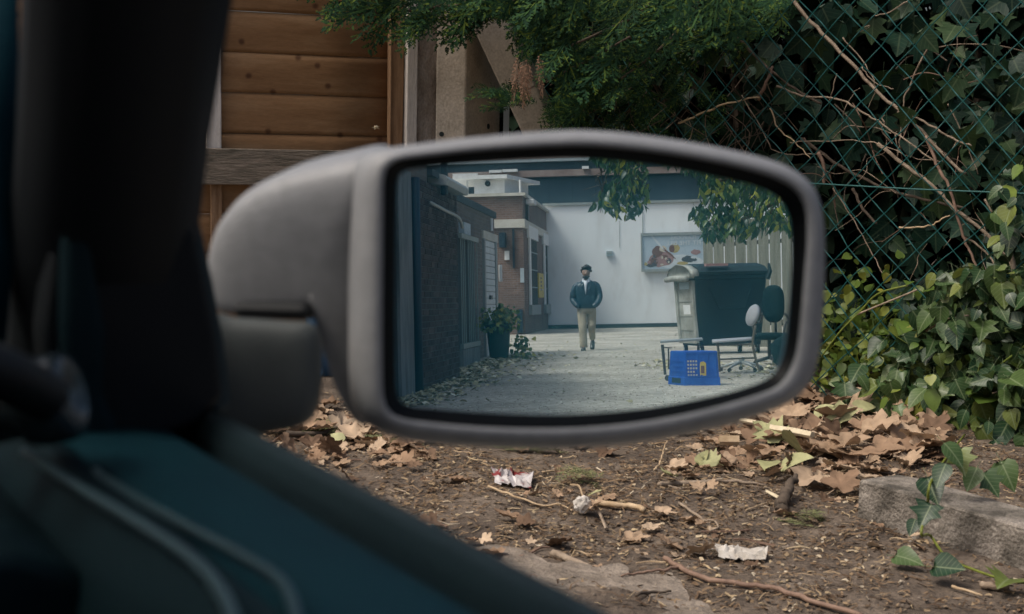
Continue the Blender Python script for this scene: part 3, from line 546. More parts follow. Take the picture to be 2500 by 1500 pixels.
# ================================================================== CHAIN-LINK FENCE
FD = Vector((0.74, -0.67, 0)).normalized()                                    # along the fence, towards the viewer
FN = Vector((FD.y, -FD.x, 0)).normalized()                                    # towards the lane and the camera
FN = FN if FN.y < 0 else -FN
q = gnd(2000, 985); F0 = Vector((q.x, q.y, 0))
def fp(px, py, off=0.0): return on_plane(px, py, F0 + FN * off, FN)
def fs(p): return (p - F0).dot(FD)
cl = thing('chain_link_fence', 'green plastic coated chain link fence with ivy growing through', 'fence', F0)
HW = 0.075
def sag(s, z): return FN * (0.04 * nz(s, z, 1.3, 2) + 0.015 * nz(s, z, 3.1, 7)) + FD * (0.022 * nz(s, z, 2.2, 4) + .006 * nz(s, z, 9, 1)) + UP * (0.018 * nz(s, z, 2.6, 9) + .006 * nz(s, z, 8, 6))
nw = 0
s = -1.75
while s < 3.0:
    pts = []
    for k in range(30):
        z = 0.02 + k * HW; ss = s + (HW if (k + nw) % 2 else 0)
        if k: 
            pm = (z - HW / 2); sm = s + HW / 2
            pts.append(F0 + FD * sm + UP * pm + sag(sm, pm))
        pts.append(F0 + FD * ss + UP * z + sag(ss, z) + FN * (0.003 if k % 2 else -0.003))
    ml = MB(); ml.tube(pts, 0.0030, 5); ml.build('wire', 'wire', cl, smooth=True); s += HW; nw += 1
for ya, yb in ((442, 470), (-700, -730)):
    a, b_ = fp(1960, ya * K), fp(2560, yb * K); d = (b_ - a)
    ml = MB(); ml.tube([a - d * 2.2 + FN * 0.01, a + FN * 0.012, a.lerp(b_, 0.5) + FN * 0.012 + UP * -0.004, b_ + FN * 0.012, b_ + d * 1.2], 0.0034, 5); ml.build('line_wire', 'wire', cl, smooth=True)

# ================================================================== LEAF SHAPES
def leaf_mesh(name, outline, mat, fold=0.25, curl=0.0, stem=True, wob=0.0):
    """blade from half outline [(x,y)...] up one side, mirrored, folded along the midrib (local y)"""
    vs, fs_ = [], []; ymax = outline[-1][1]; n_ = len(outline)
    for x, y in outline:
        vs.append((0, y, -curl * y * y / max(ymax, 1e-6)))
    for sgn in (1, -1):
        for x, y in outline:
            vs.append((x * sgn, y, abs(x) * fold - curl * y * y / ymax + wob * math.sin(17 * x + 23 * y * sgn)))
    for s_ in (0, 1):
        o = n_ * (1 + s_)
        for i in range(n_ - 1):
            f = [i, o + i, o + i + 1, i + 1]
            fs_.append(tuple(f if s_ == 0 else reversed(f)))
    me = bpy.data.meshes.new(name); me.from_pydata(vs, [], fs_)
    bm = bmesh.new(); bm.from_mesh(me); bmesh.ops.remove_doubles(bm, verts=bm.verts, dist=1e-5)
    if stem:
        r = bmesh.ops.create_cone(bm, segments=3, radius1=0.010, radius2=0.014, depth=0.35, cap_ends=False, matrix=Matrix.Translation((0, -0.17, 0)) @ Matrix.Rotation(R(90), 4, 'X'))
    bm.to_mesh(me); bm.free(); me.materials.append(M[mat])
    a_ = me.attributes.new('leafco', 'FLOAT_VECTOR', 'POINT')
    for i, v in enumerate(me.vertices): a_.data[i].vector = v.co
    for p in me.polygons: p.use_smooth = True
    return me
OVATE = [(0, 0), (0.20, 0.05), (0.33, 0.22), (0.36, 0.40), (0.29, 0.62), (0.16, 0.83), (0.0, 1.0)]
HEART = [(0, 0.08), (0.22, 0.0), (0.40, 0.16), (0.42, 0.36), (0.30, 0.62), (0.12, 0.86), (0.0, 1.0)]
LOBED = [(0, 0.06), (0.24, 0.0), (0.50, 0.12), (0.33, 0.30), (0.56, 0.52), (0.24, 0.60), (0.12, 0.84), (0.0, 1.0)]
PLANE = [(0, 0.0), (0.18, -0.06), (0.46, 0.06), (0.34, 0.20), (0.64, 0.42), (0.42, 0.46), (0.46, 0.62), (0.22, 0.62), (0.14, 0.80), (0.0, 1.0)]
LANCE = [(0, 0), (0.10, 0.12), (0.17, 0.36), (0.14, 0.66), (0.06, 0.88), (0, 1.0)]
def leafset(nm, outs, mat, **kw): return [leaf_mesh(nm, o, mat, fold=rnd.uniform(0.1, 0.45), curl=rnd.uniform(-0.05, 0.35), **kw) for o in outs]
IVY = leafset('ivy_leaf', [HEART, OVATE, LOBED, HEART, OVATE], 'ivy')
IVYD = leafset('ivy_leaf_dark', [LOBED, LOBED, HEART, LOBED], 'ivy_dark')
IVYY = leafset('ivy_leaf_young', [OVATE, HEART], 'ivy_young')
def dead_mesh(k):
    vs, fs_ = [(0, .1, 0)], []; NS = 24; c1, c2 = rnd.uniform(-.3, 1.0), rnd.uniform(-.6, .7)
    for j, rr in enumerate((.5, .82, 1.0)):
        for i in range(NS):
            a = 2 * math.pi * i / NS; dl = abs((a + math.pi) % (2 * math.pi) - math.pi)
            r_ = (.40 + .085 * math.cos(6 * a) + (.03 if i % 2 else 0) * (j == 2) + .03 * nz(i, k, .9, 4)) * (1.15 if dl < .4 else 1) * (.55 if dl > 2.8 else 1)
            if j < 2: r_ = r_ * rr
            x, y = r_ * math.sin(a), .1 + r_ * math.cos(a)
            z = c1 * x * x + c2 * (y - .1) ** 2 + .14 * nz(x * 5, y * 5, 1, k) + .08 * nz(x * 11, y * 11, 1, k + 7) + .03 * abs(math.sin(3 * a)) + .12 * abs(x)
            vs.append((x, y + .4, z))
    vs[0] = (0, .5, 0)
    for i in range(NS):
        n_ = (i + 1) % NS; fs_.append((0, 1 + i, 1 + n_))
        for j in range(2): o = 1 + j * NS; fs_.append((o + i, o + NS + i, o + NS + n_, o + n_))
    o = len(vs); vs += [(-.008, .0, .0), (.008, 0, 0), (.012, .35, -.01), (-.012, .35, -.01)]; fs_.append((o, o + 1, o + 2, o + 3))
    me = bpy.data.meshes.new('dead_leaf'); me.from_pydata(vs, [], fs_); me.materials.append(M['dead'])
    for p in me.polygons: p.use_smooth = True
    return me
DEAD = [dead_mesh(k) for k in range(7)]
DEADO = [leaf_mesh('dead_leaf_olive', o, 'dead_olive', fold=rnd.uniform(0, 0.4), curl=rnd.uniform(-0.3, 0.3), wob=0.04) for o in (OVATE, HEART, PLANE)]
def merge(name, meshes, mtxs, mat, parent=None, label=None, cat=None, kind=None, origin=None):
    o0 = parent_loc(parent) if parent is not None else (origin or Vector())
    lc = []; vs, fs_ = [], []; data = [([v.co.copy() for v in m_.vertices], [tuple(p.vertices) for p in m_.polygons]) for m_ in meshes]
    for i, mt in mtxs:
        v0, f0 = data[i]; o = len(vs); lc += v0; vs += [mt @ v - o0 for v in v0]; fs_ += [tuple(a + o for a in f) for f in f0]
    me = bpy.data.meshes.new(name); me.from_pydata(vs, [], fs_); me.materials.append(M[mat])
    if mat.startswith('ivy'):
        a_ = me.attributes.new('leafco', 'FLOAT_VECTOR', 'POINT'); a_.data.foreach_set('vector', [c for v in lc for c in v])
    for p in me.polygons: p.use_smooth = True
    ob = bpy.data.objects.new(name, me); COL.objects.link(ob)
    if parent is not None: ob.parent = parent
    else: ob.location = o0
    return tag(ob, label, cat, None, kind)

# ================================================================== IVY AND SHRUB BEHIND AND THROUGH THE FENCE
toCam = lambda p: (CAM - p).normalized()
def leaf_mtx(p, size, face, droop, jitter=0.6):
    nrm = (face + rvec() * jitter).normalized(); d = (UP * -droop + rvec() * 0.8); x, y, z = frame_for(d, nrm)
    return basis(p, x, y, z, size)
ivy = thing('ivy', 'glossy green ivy climbing over the lower corner of chain link fence', 'ivy', Vector((fp(2350, 900, .15).x, fp(2350, 900, .15).y, 0)))
def dens_front(x, y):
    # the leafy mass in front of the mesh, right of the mirror (2500-px picture)
    if y < 650: return 0.35 if x > 2420 and y > 380 else 0
    e = 2150 + max(0, 860 - y) * 0.75 + 40 * nz(y * .02, 0, 1)
    if y > 1010: e = 2150 + (y - 1010) * 1.6
    return 1.0 if x > e else (0.12 if x > e - 80 else 0)
cnt = 0; tries = 0; plist = []
while cnt < 300 and tries < 20000:
    tries += 1; x, y = rnd.uniform(1960, 2560), rnd.uniform(380, 1190)
    if rnd.random() > dens_front(x, y): continue
    lo = rnd.uniform(0.02, 0.16) if y < 900 else rnd.uniform(0.04, 0.34)
    p = fp(x, y, lo)
    if p.z < 0.02: continue
    sz = 0.04 + 0.085 * rnd.random() ** 1.5
    young = rnd.random() < (0.22 if 700 < y < 1000 and x < 2300 else 0.1)
    me = rnd.choice(IVYY if young else IVY)
    inst('leaf', me, leaf_mtx(p, sz, (toCam(p) * 0.8 + UP * 0.75 + SUN_FROM * 0.3), 0.7), ivy); cnt += 1
mt = []
for _ in range(1500):
    x, y = rnd.uniform(2000, 2650), rnd.uniform(640, 1165)
    if rnd.random() > dens_front(x - 40, y): continue
    p = fp(x, y, rnd.uniform(-0.25, 0.16))
    if p.z < 0.01: continue
    mt.append((rnd.randrange(len(IVY)), leaf_mtx(p, 0.035 + 0.085 * rnd.random() ** 1.5, toCam(p) + UP * 0.5, 0.6)))
merge('under_leaves', IVY, mt, 'ivy', ivy, kind='stuff')
# small yellow-green ground leaves behind the wire, low beside the mirror
mt = []
for _ in range(620):
    x, y = rnd.gauss(2100, 80), rnd.gauss(850, 90)
    p = fp(x, y, rnd.uniform(-0.5, -0.03))
    if p.z < 0.01: continue
    mt.append((rnd.randrange(2), leaf_mtx(p, rnd.uniform(0.025, 0.065), toCam(p) + UP, 0.3)))
yw = thing('yellow_weed', 'small yellow-green weed growing low behind chain link beside the mirror', 'plant', Vector((fp(2110, 950, -.25).x, fp(2110, 950, -.25).y, 0)))
merge('leaves', IVYY, mt, 'ivy_young', yw, kind='stuff')
stm = MB()
for i in range(14):
    b0 = parent_loc(yw) + Vector((rnd.uniform(-.12, .12), rnd.uniform(-.15, .15), 0)); stm.tube([b0, b0 + Vector((rnd.uniform(-.1, .1), rnd.uniform(-.1, .1), .2)), b0 + Vector((rnd.uniform(-.25, .25), rnd.uniform(-.15, .15), .42))], 0.003, 4)
stm.build('stems', 'ivy_young', yw)
# darker ivy further up, behind and between the wires
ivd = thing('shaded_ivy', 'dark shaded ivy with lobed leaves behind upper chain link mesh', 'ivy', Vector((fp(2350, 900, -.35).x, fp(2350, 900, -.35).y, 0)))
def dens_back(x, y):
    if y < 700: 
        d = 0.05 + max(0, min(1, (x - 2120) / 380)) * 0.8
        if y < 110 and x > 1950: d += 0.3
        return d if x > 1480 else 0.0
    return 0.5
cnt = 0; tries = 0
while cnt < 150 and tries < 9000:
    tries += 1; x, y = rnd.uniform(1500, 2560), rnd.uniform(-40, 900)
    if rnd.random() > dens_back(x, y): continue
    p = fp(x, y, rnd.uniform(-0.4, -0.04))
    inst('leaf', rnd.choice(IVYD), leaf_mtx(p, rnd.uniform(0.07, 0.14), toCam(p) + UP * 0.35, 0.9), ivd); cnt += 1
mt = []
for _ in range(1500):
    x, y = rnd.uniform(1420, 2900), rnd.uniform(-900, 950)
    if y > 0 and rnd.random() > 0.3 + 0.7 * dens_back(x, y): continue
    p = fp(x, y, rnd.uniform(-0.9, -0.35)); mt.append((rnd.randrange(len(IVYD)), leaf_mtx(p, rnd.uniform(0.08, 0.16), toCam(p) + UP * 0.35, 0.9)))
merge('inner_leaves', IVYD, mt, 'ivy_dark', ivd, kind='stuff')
# the hedge behind it all: dense, dark
mt = []
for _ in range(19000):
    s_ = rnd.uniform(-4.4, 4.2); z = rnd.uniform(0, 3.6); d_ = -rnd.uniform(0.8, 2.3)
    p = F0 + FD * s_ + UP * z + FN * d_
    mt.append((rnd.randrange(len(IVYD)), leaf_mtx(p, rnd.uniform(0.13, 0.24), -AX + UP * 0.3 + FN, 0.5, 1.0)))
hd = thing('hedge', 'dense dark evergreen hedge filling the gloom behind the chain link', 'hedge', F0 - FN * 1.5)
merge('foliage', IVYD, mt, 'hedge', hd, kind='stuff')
hs = MB()
for i in range(60):
    s_ = rnd.uniform(-2.4, 4); b0 = F0 + FD * s_ - FN * rnd.uniform(.9, 2.1); hs.tube(spline([b0, b0 + UP * 1.2 + rvec() * .2, b0 + UP * 2.4 + rvec() * .4, b0 + UP * 3.2 + rvec() * .5], 3), [0.02] * 4 + [0.015] * 4 + [0.008] * 2, 5)
hs.build('stems', 'twig_dark', hd)
# bare shrub branches
shrub = thing('bare_shrub', 'leafless tangle of pale brown branches behind the chain link', 'shrub', Vector((fp(2480, 900, -.25).x, fp(2480, 900, -.25).y, 0)))
BR = [([(1895, -40), (1925, 15), (1985, 80), (2060, 158), (2130, 232), (2200, 290), (2265, 360), (2330, 420)], .011, 'twig', -.12),
      ([(1640, 298), (1700, 272), (1760, 250), (1835, 234)], .0062, 'pale_stick', -.03), ([(1832, 240), (1848, 205), (1868, 160)], .010, 'twig_red', -.05),
      ([(1735, 40), (1790, 100), (1850, 160), (1920, 215), (1985, 250)], .010, 'twig_dark', -.15),
      ([(1875, 207), (1935, 230), (2030, 243), (2090, 275), (2130, 300), (2200, 350), (2260, 390)], .0058, 'twig', -.06),
      ([(2165, 270), (2230, 295), (2300, 335), (2345, 352)], .0062, 'twig', -.08),
      ([(2235, 330), (2262, 395), (2290, 450), (2312, 520), (2330, 580), (2345, 615), (2372, 690), (2388, 750)], .0085, 'twig_red', -.02),
      ([(2120, 345), (2180, 395), (2255, 450), (2300, 500), (2360, 545), (2420, 605), (2450, 660), (2462, 740), (2470, 840)], .0105, 'twig', -.10),
      ([(2440, 600), (2452, 690), (2458, 790), (2480, 900)], .0135, 'twig', -.05),
      ([(2010, 455), (2055, 520), (2100, 600), (2130, 662)], .0035, 'twig', -.05), ([(2170, 548), (2225, 549), (2262, 538), (2292, 520)], .0048, 'pale_stick', -.02),
      ([(1978, 368), (1988, 400), (1992, 446)], .011, 'twig_red', -.06), ([(1935, 335), (1990, 375), (2060, 420), (2150, 460), (2250, 485), (2330, 505)], .0095, 'twig_dark', -.18),
      ([(2060, 455), (2085, 505), (2115, 540)], .009, 'twig_dark', -.15), ([(1905, 345), (1985, 340), (2110, 345), (2200, 380), (2280, 390)], .0035, 'twig', -.08),
      ([(2195, 0), (2160, 25), (2110, 40)], .004, 'twig', -.1), ([(2250, 100), (2200, 200), (2180, 260), (2175, 330), (2165, 380)], .005, 'twig', -.12),
      ([(2080, 160), (2110, 200), (2160, 215)], .0035, 'twig', -.1), ([(2035, 90), (2090, 160), (2115, 215), (2095, 262)], .0035, 'twig', -.14),
      ([(2020, 180), (2010, 225), (2000, 250)], .0035, 'twig', -.1), ([(2310, 560), (2380, 610), (2440, 700)], .006, 'twig', -.12), ([(1790, 230), (1850, 330), (1880, 370), (1990, 372)], .0035, 'twig', -.1),
      ([(1860, 262), (1880, 310), (1920, 345), (1960, 385)], .004, 'pale_stick', -.04), ([(2380, 480), (2420, 560), (2450, 640)], .0055, 'twig', -.16), ([(2290, 250), (2330, 330), (2360, 420)], .0035, 'twig', -.16)]
for pts, r_, mt_, of in BR:
    P = spline([fp(x * K, y * K, of + 0.03 * nz(i, x, 1.7)) for i, (x, y) in enumerate(pts)], 5)
    P = [p + 0.004 * rvec() for p in P]
    MB().tube(P, [.82 * r_ * (1 - 0.35 * i / len(P)) for i in range(len(P))], 6).build('branch', mt_, shrub, smooth=True)
for i in range(36):
    x, y = rnd.uniform(1900, 2500), rnd.uniform(60, 620); a = rnd.uniform(0, 6.3); L = rnd.uniform(60, 240)
    pts = [(x + L * k / 4 * math.cos(a) + rnd.uniform(-14, 14), y + L * k / 4 * math.sin(a) * 0.8 + rnd.uniform(-14, 14) + 4 * k * k) for k in range(5)]
    P = spline([fp(px, py, -rnd.uniform(.05, .35)) for px, py in pts], 4)
    MB().tube(P, [rnd.uniform(.0014, .0028)] * len(P), 4).build('twig', rnd.choice(['twig', 'twig', 'twig_dark', 'twig_red']), shrub)
# ivy vine stems in front
for pts, mt_ in [([(1985, 860), (2030, 800), (2075, 755), (2120, 710), (2190, 690)], 'ivy_young'), ([(2340, 960), (2390, 900), (2430, 870), (2500, 815)], 'ivy_young'), ([(2070, 760), (2130, 735), (2180, 715), (2215, 700)], 'twig'), ([(2235, 800), (2290, 770), (2340, 762)], 'twig'), ([(2330, 1110), (2400, 1065), (2490, 1010)], 'twig')]:
    P = spline([fp(x * K, y * K, .10) for x, y in pts], 5); MB().tube(P, 0.0042, 5).build('vine', mt_, ivy, smooth=True)

# ================================================================== CONIFER
def spray_mesh(name, mat, L=1.0, seed=0):
    r = random.Random(seed); vs, fs_ = [], []
    def needle(p, d, l, wd, nrm):
        x = d.cross(nrm).normalized() * wd
        o = len(vs); vs.extend([p, p + d * l * 0.45 + x, p + d * l, p + d * l * 0.45 - x]); fs_.append((o, o + 1, o + 2, o + 3))
    def axis(p, d, l, lev, nrm):
        n_ = int(14 if lev == 0 else 7 if lev == 1 else 0)
        needle(p, d, l, 0.010 if lev == 0 else 0.015 if lev == 1 else 0.018, nrm)
        for i in range(n_):
            t_ = (i + 0.6) / (n_ + 0.4); q = p + d * l * t_ + Vector((0, 0, -0.16 * l * t_ * t_ if lev == 0 else 0)); sg = 1 if i % 2 else -1
            ax = Matrix.Rotation(sg * R(r.uniform(30, 48)), 3, nrm) @ d
            nn = (nrm + Vector((r.uniform(-.35, .35), r.uniform(-.35, .35), r.uniform(-.2, .2)))).normalized()
            axis(q, (ax + Vector((0, 0, r.uniform(-.18, .1)))).normalized(), l * (0.46 if lev == 0 else 0.42) * (1.08 - 0.8 * t_) * r.uniform(.75, 1.2), lev + 1, nn)
    axis(Vector((0, 0, 0)), Vector((0, 1, 0)), L, 0, Vector((0, 0, 1)))
    me = bpy.data.meshes.new(name); me.from_pydata(vs, [], fs_); me.materials.append(M[mat]); return me
SPR = [spray_mesh('spray', 'conifer', 1, k) for k in range(6)]
con = thing('conifer_tree', 'conifer with feathery drooping green sprays hanging over the fence top', 'tree', Vector((fp(1620, 900, -1.1).x, fp(1620, 900, -1.1).y, 0)))
tb = con.location.copy()
MB().tube([tb, tb + UP * 1.0 + FD * .03, tb + UP * 2.2, tb + UP * 3.6 + FD * .05, tb + UP * 5.2], [.13, .11, .09, .06, .02], 10).build('trunk', 'twig_dark', con, smooth=True)
def inpoly(x, y, P):
    c = False; j = len(P) - 1
    for i in range(len(P)):
        if (P[i][1] > y) != (P[j][1] > y) and x < (P[j][0] - P[i][0]) * (y - P[i][1]) / (P[j][1] - P[i][1]) + P[i][0]: c = not c
        j = i
    return c
A1 = [(690, -80), (770, -10), (830, 30), (930, 55), (1000, 80), (1080, 62), (1130, 70), (1190, 45), (1270, 30), (1400, -20), (1450, -90)]
A2 = [(1260, -60), (1270, 40), (1310, 70), (1350, 110), (1330, 150), (1390, 200), (1400, 240), (1470, 240), (1540, 200), (1640, 150), (1780, 110), (1880, 50), (1900, -80)]
A3 = [(1165, 225), (1200, 205), (1270, 215), (1290, 250), (1220, 262), (1170, 250)]
mt = []
def put_sprays(P, nn, dist, size, dirv, jit=0.55):
    xs_, ys_ = [p[0] for p in P], [p[1] for p in P]; c_ = 0
    while c_ < nn:
        x, y = rnd.uniform(min(xs_), max(xs_)), rnd.uniform(min(ys_), max(ys_))
        if not inpoly(x, y, P): continue
        c_ += 1; p = at(x * K, y * K, rnd.uniform(*dist)); d = (dirv + rvec() * jit).normalized(); nrm = (UP * 0.8 + toCam(p) * 0.9 + rvec() * 0.5)
        xx, yy, zz_ = frame_for(d, nrm); sz = rnd.uniform(*size); mt.append((rnd.randrange(6), basis(p - d * sz * 0.35, xx, yy, zz_, sz)))
put_sprays(A1, 100, (5.9, 6.3), (0.18, 0.32), Vector((-0.75, -0.25, -0.42)))
put_sprays(A2, 190, (5.85, 6.9), (0.18, 0.34), Vector((-0.6, -0.35, -0.5)))
put_sprays(A3, 16, (5.9, 6.1), (0.10, 0.16), Vector((-0.85, -0.3, 0.02)))
put_sprays([(1330, 200), (1330, 330), (1500, 330), (1750, 330), (1750, 180)], 70, (6.5, 7.0), (0.12, 0.22), Vector((-0.4, -0.4, -0.6)))
for _ in range(420):
    p = tb + Vector((rnd.gauss(0, .9), rnd.gauss(-.3, .7), rnd.uniform(1.9, 4.6))); d = (Vector((p.x - tb.x, p.y - tb.y, 0)) * 1.0 + UP * -0.5 + rvec() * .4).normalized()
    if p.z < 2.3 and p.y < 7.2: continue
    xx, yy, zz_ = frame_for(d, UP + toCam(p) * .5); sz = rnd.uniform(.2, .36); mt.append((rnd.randrange(6), basis(p, xx, yy, zz_, sz)))
merge('crown', SPR, mt, 'conifer', con, kind='stuff')
for pts, r_ in [([(1500, -60), (1350, -10), (1200, 6), (1060, 18), (950, 30), (860, 32)], .011), ([(1650, -90), (1560, 20), (1470, 70), (1380, 110), (1310, 140)], .010), ([(1520, 90), (1430, 140), (1330, 190), (1240, 230), (1180, 240)], .006), ([(1700, -20), (1650, 60), (1580, 130), (1500, 190)], .009)]:
    P = spline([at(x * K, y * K, 6.12) for x, y in pts], 5); MB().tube([tb + UP * (P[0].z - .3)] + P, [r_ * 1.6] + [r_ * (1 - .6 * i / len(P)) for i in range(len(P))], 6).build('bough', 'twig_dark', con, smooth=True)
DRY = [spray_mesh('dry_spray', 'conifer_dry', 1, 20 + k) for k in range(3)]
ds = []
for x, y, dx in [(1248, 170, -.3), (1262, 178, 0), (1275, 172, .1), (1268, 190, -.1), (1305, 165, .15)]:
    p = at(x * K, y * K, 5.85); d = Vector((dx * .4, -.1, -1)).normalized(); xx, yy, zz_ = frame_for(d, toCam(p)); ds.append((rnd.randrange(3), basis(p - d * .06, xx, yy, zz_, rnd.uniform(.13, .19)) @ Matrix.Diagonal((.38, 1, .6, 1))))
merge('dead_spray', DRY, ds, 'conifer_dry', con)
for tx in range(70):
    x, y = rnd.uniform(1400, 1860), rnd.uniform(20, 330); P = spline([at(x * K, y * K, 6.75), at((x + rnd.uniform(-60, 60)) * K, (y + 50) * K, 6.8), at((x + rnd.uniform(-90, 90)) * K, (y + 120) * K, 6.85)], 3)
    MB().tube(P, .0028, 4).build('dead_twig', rnd.choice(['twig_dark', 'twig_dark', 'twig']), con)

# ================================================================== VERGE LITTER
def gz(p, dz=0.0): return Vector((p.x, p.y, ground_h(p.x, p.y) + dz))
kl = []
for x, y in [(2093, 1275), (2500, 1408)]: kl.append(gnd(x, y))
kd = (kl[1] - kl[0]); kd.z = 0; kd.normalize(); kn = Vector((-kd.y, kd.x, 0)); kn = kn if kn.y > 0 else -kn
kerb = thing('kerb_stone', 'weathered concrete kerb block lying at the edge of the dirt', 'kerb', gz(kl[0]))
lp = []
for i in range(22):
    s_ = -0.004 + 1.6 * i / 21; b0 = Vector((kl[0].x, kl[0].y, 0)) + kd * s_; e = 0.004 if i == 0 else 0
    lp.append([b0 + kn * (o + 0.0025 * nz(s_ * 2, o, 7)) + UP * (z + 0.0015 * nz(s_, z, 9, 3)) for o, z in [(0.0 + e, -0.05), (0.0 + e, 0.07), (0.001 + e, 0.124 - e), (0.006 + e, 0.130 - e), (0.09, 0.131 - e), (0.165 - e, 0.130 - e), (0.172 - e, 0.124 - e), (0.175 - e, -0.05)]])
ml = MB(); ml.loft(lp); ml.build('block', 'concrete', kerb, smooth=False, bevel=0.0025)
# broken pieces behind the kerb
for i, (s_, o, r_) in enumerate([(0.28, .22, .035), (.36, .235, .03), (.5, .25, .05), (.62, .235, .045), (.72, .26, .06)]):
    c = Vector((kl[0].x, kl[0].y, .06)) + kd * s_ + kn * o; bm = bmesh.new(); bmesh.ops.create_icosphere(bm, subdivisions=2, radius=r_)
    for v in bm.verts: v.co += v.co * 0.35 * noise.noise(v.co * 30 + Vector((i, 0, 0))); v.co.z *= .7
    me = bpy.data.meshes.new('rubble'); bm.to_mesh(me); bm.free(); me.materials.append(M['concrete']); o_ = inst('concrete_lump', me, Matrix.Translation(c))
    tag(o_, 'small broken concrete lump in the row behind the kerb block', 'rubble', 'concrete lumps behind the kerb')
# loose litter, uncountable: needles, bits of bark, crumbs of wood
lt = MB()
for _ in range(32000):
    x, y = rnd.uniform(600, 2520), 950 + 560 * rnd.random() ** 0.85; p = gnd(x, y); L = rnd.choice([rnd.uniform(.008, .025)] * 3 + [rnd.uniform(.02, .07)]); wd = rnd.uniform(.0008, .003) * (1 if L > .02 else 1.7)
    if (nz(p.x, p.y, 2.3, 8) < -0.1 and rnd.random() < .6) or rnd.random() < min(.75, max(0, (y - 1200) / 260)): continue
    p = gz(p, rnd.uniform(.001, .008)); a = rnd.uniform(0, 6.3); d = Vector((math.cos(a), math.sin(a), rnd.uniform(-.15, .25))).normalized(); x_, y_, z_ = frame_for(d, UP + rvec() * .6)
    bend = z_ * L * rnd.uniform(-.15, .15) + x_ * L * rnd.uniform(-.2, .2)
    lt.add([p - d * L / 2 - x_ * wd, p - d * L / 2 + x_ * wd, p + bend + x_ * wd + UP * .001, p + bend - x_ * wd + UP * .001, p + d * L / 2 + x_ * wd * .6, p + d * L / 2 - x_ * wd * .6], [(0, 1, 2, 3), (3, 2, 4, 5)])
tag(lt.build('litter', 'litter', recalc=False), 'dry needles, bark crumbs and straw scattered over the dirt', 'litter', kind='stuff')
st_ = MB()
for _ in range(420):
    x, y = rnd.uniform(600, 2520), rnd.uniform(1000, 1500); p = gz(gnd(x, y), .001); r_ = rnd.uniform(.002, .009)
    vs = [p + Vector((math.cos(a), math.sin(a), 0)) * r_ * rnd.uniform(.7, 1.2) for a in (0, 1.2, 2.4, 3.7, 5)] + [p + UP * r_ * rnd.uniform(.6, 1)]
    st_.add(vs, [(i, (i + 1) % 5, 5) for i in range(5)])
tag(st_.build('gravel', 'slab', recalc=False), 'small pale stones and grit scattered through the dirt', 'gravel', kind='stuff')
mt = []
for _ in range(1700):
    x, y = rnd.uniform(620, 2300), rnd.uniform(985, 1400)
    if rnd.random() > (1.0 if (x > 1650 and y < 1180) or (x < 1080 and y < 1150) else .07): continue
    p = gz(gnd(x, y), rnd.uniform(.004, .02)); xx, yy, zz_ = frame_for(Vector((rnd.uniform(-1, 1), rnd.uniform(-1, 1), rnd.uniform(-.2, .2))), UP + rvec() * .5); mt.append((rnd.randrange(6), basis(p, xx, yy, zz_, rnd.uniform(.03, .10))))
merge('leaf_scraps', DEAD, mt, 'dead', label='torn scraps of brown leaf strewn over the dirt', cat='leaf litter', kind='stuff')
# whole dead plane leaves
spots = []
for _ in range(80):
    x = rnd.uniform(1830, 2300); y = rnd.gauss(1085, 50) + (x - 2050) * .12
    if y < 985 or (x > 2120 and y > 1165) or y > 1240: continue
    spots.append((x, y, rnd.uniform(.10, .19)))
for x, y in [(1975, 1000), (1945, 985), (2090, 1010), (2070, 985), (2110, 960), (2000, 1130), (2120, 1105), (1985, 1195), (2045, 1220), (2200, 1090), (2240, 1130), (2160, 1060), (1930, 1060)]: spots.append((x, y, rnd.uniform(.16, .22)))
for i, (x, y, sz) in enumerate(spots):
    p = gz(gnd(x, y), rnd.uniform(.012, .06)); d = Vector((rnd.uniform(-1, 1), rnd.uniform(-1, 1), rnd.uniform(-.25, .35))); xx, yy, zz_ = frame_for(d, UP * 1.3 + toCam(p) * .25 + rvec() * .5)
    tag(inst('dead_leaf', rnd.choice(DEAD), basis(p - yy * sz * .4, xx, yy, zz_, sz) @ Matrix.Diagonal((rnd.uniform(.75, 1.05), 1, rnd.uniform(.35, 1.0), 1))), 'curled brown dead plane leaf in the drift by the chain link', 'leaf', 'dead leaves drifted against the fence')
for i in range(16):
    x, y = rnd.uniform(650, 1060), rnd.uniform(1045, 1125); p = gz(gnd(x, y), .02); sz = rnd.uniform(.08, .15); d = Vector((rnd.uniform(-1, 1), rnd.uniform(-1, 1), .1)); xx, yy, zz_ = frame_for(d, UP + toCam(p) * .4 + rvec() * .5)
    tag(inst('dead_leaf', rnd.choice(DEAD), basis(p, xx, yy, zz_, sz)), 'brown dead leaf on the dirt below the mirror foot', 'leaf', 'dead leaves below the mirror foot')
for i, (x, y, sz) in enumerate([(1905, 1110, .13), (1940, 1135, .14), (1985, 1045, .13), (1880, 1160, .11), (1905, 1175, .12), (2050, 1062, .12), (1700, 1165, .06), (1750, 1170, .07), (1640, 1200, .06), (1440, 1245, .05), (840, 1110, .06), (2080, 1025, .10)]):
    p = gz(gnd(x, y), .035); d = Vector((rnd.uniform(-1, 1), rnd.uniform(-1, 1), .2)); xx, yy, zz_ = frame_for(d, UP + toCam(p) * .6 + rvec() * .3)
    tag(inst('fading_leaf', rnd.choice(DEADO), basis(p, xx, yy, zz_, sz)), 'yellow-green fading leaf lying on the brown litter', 'leaf', 'fading leaves on the litter')
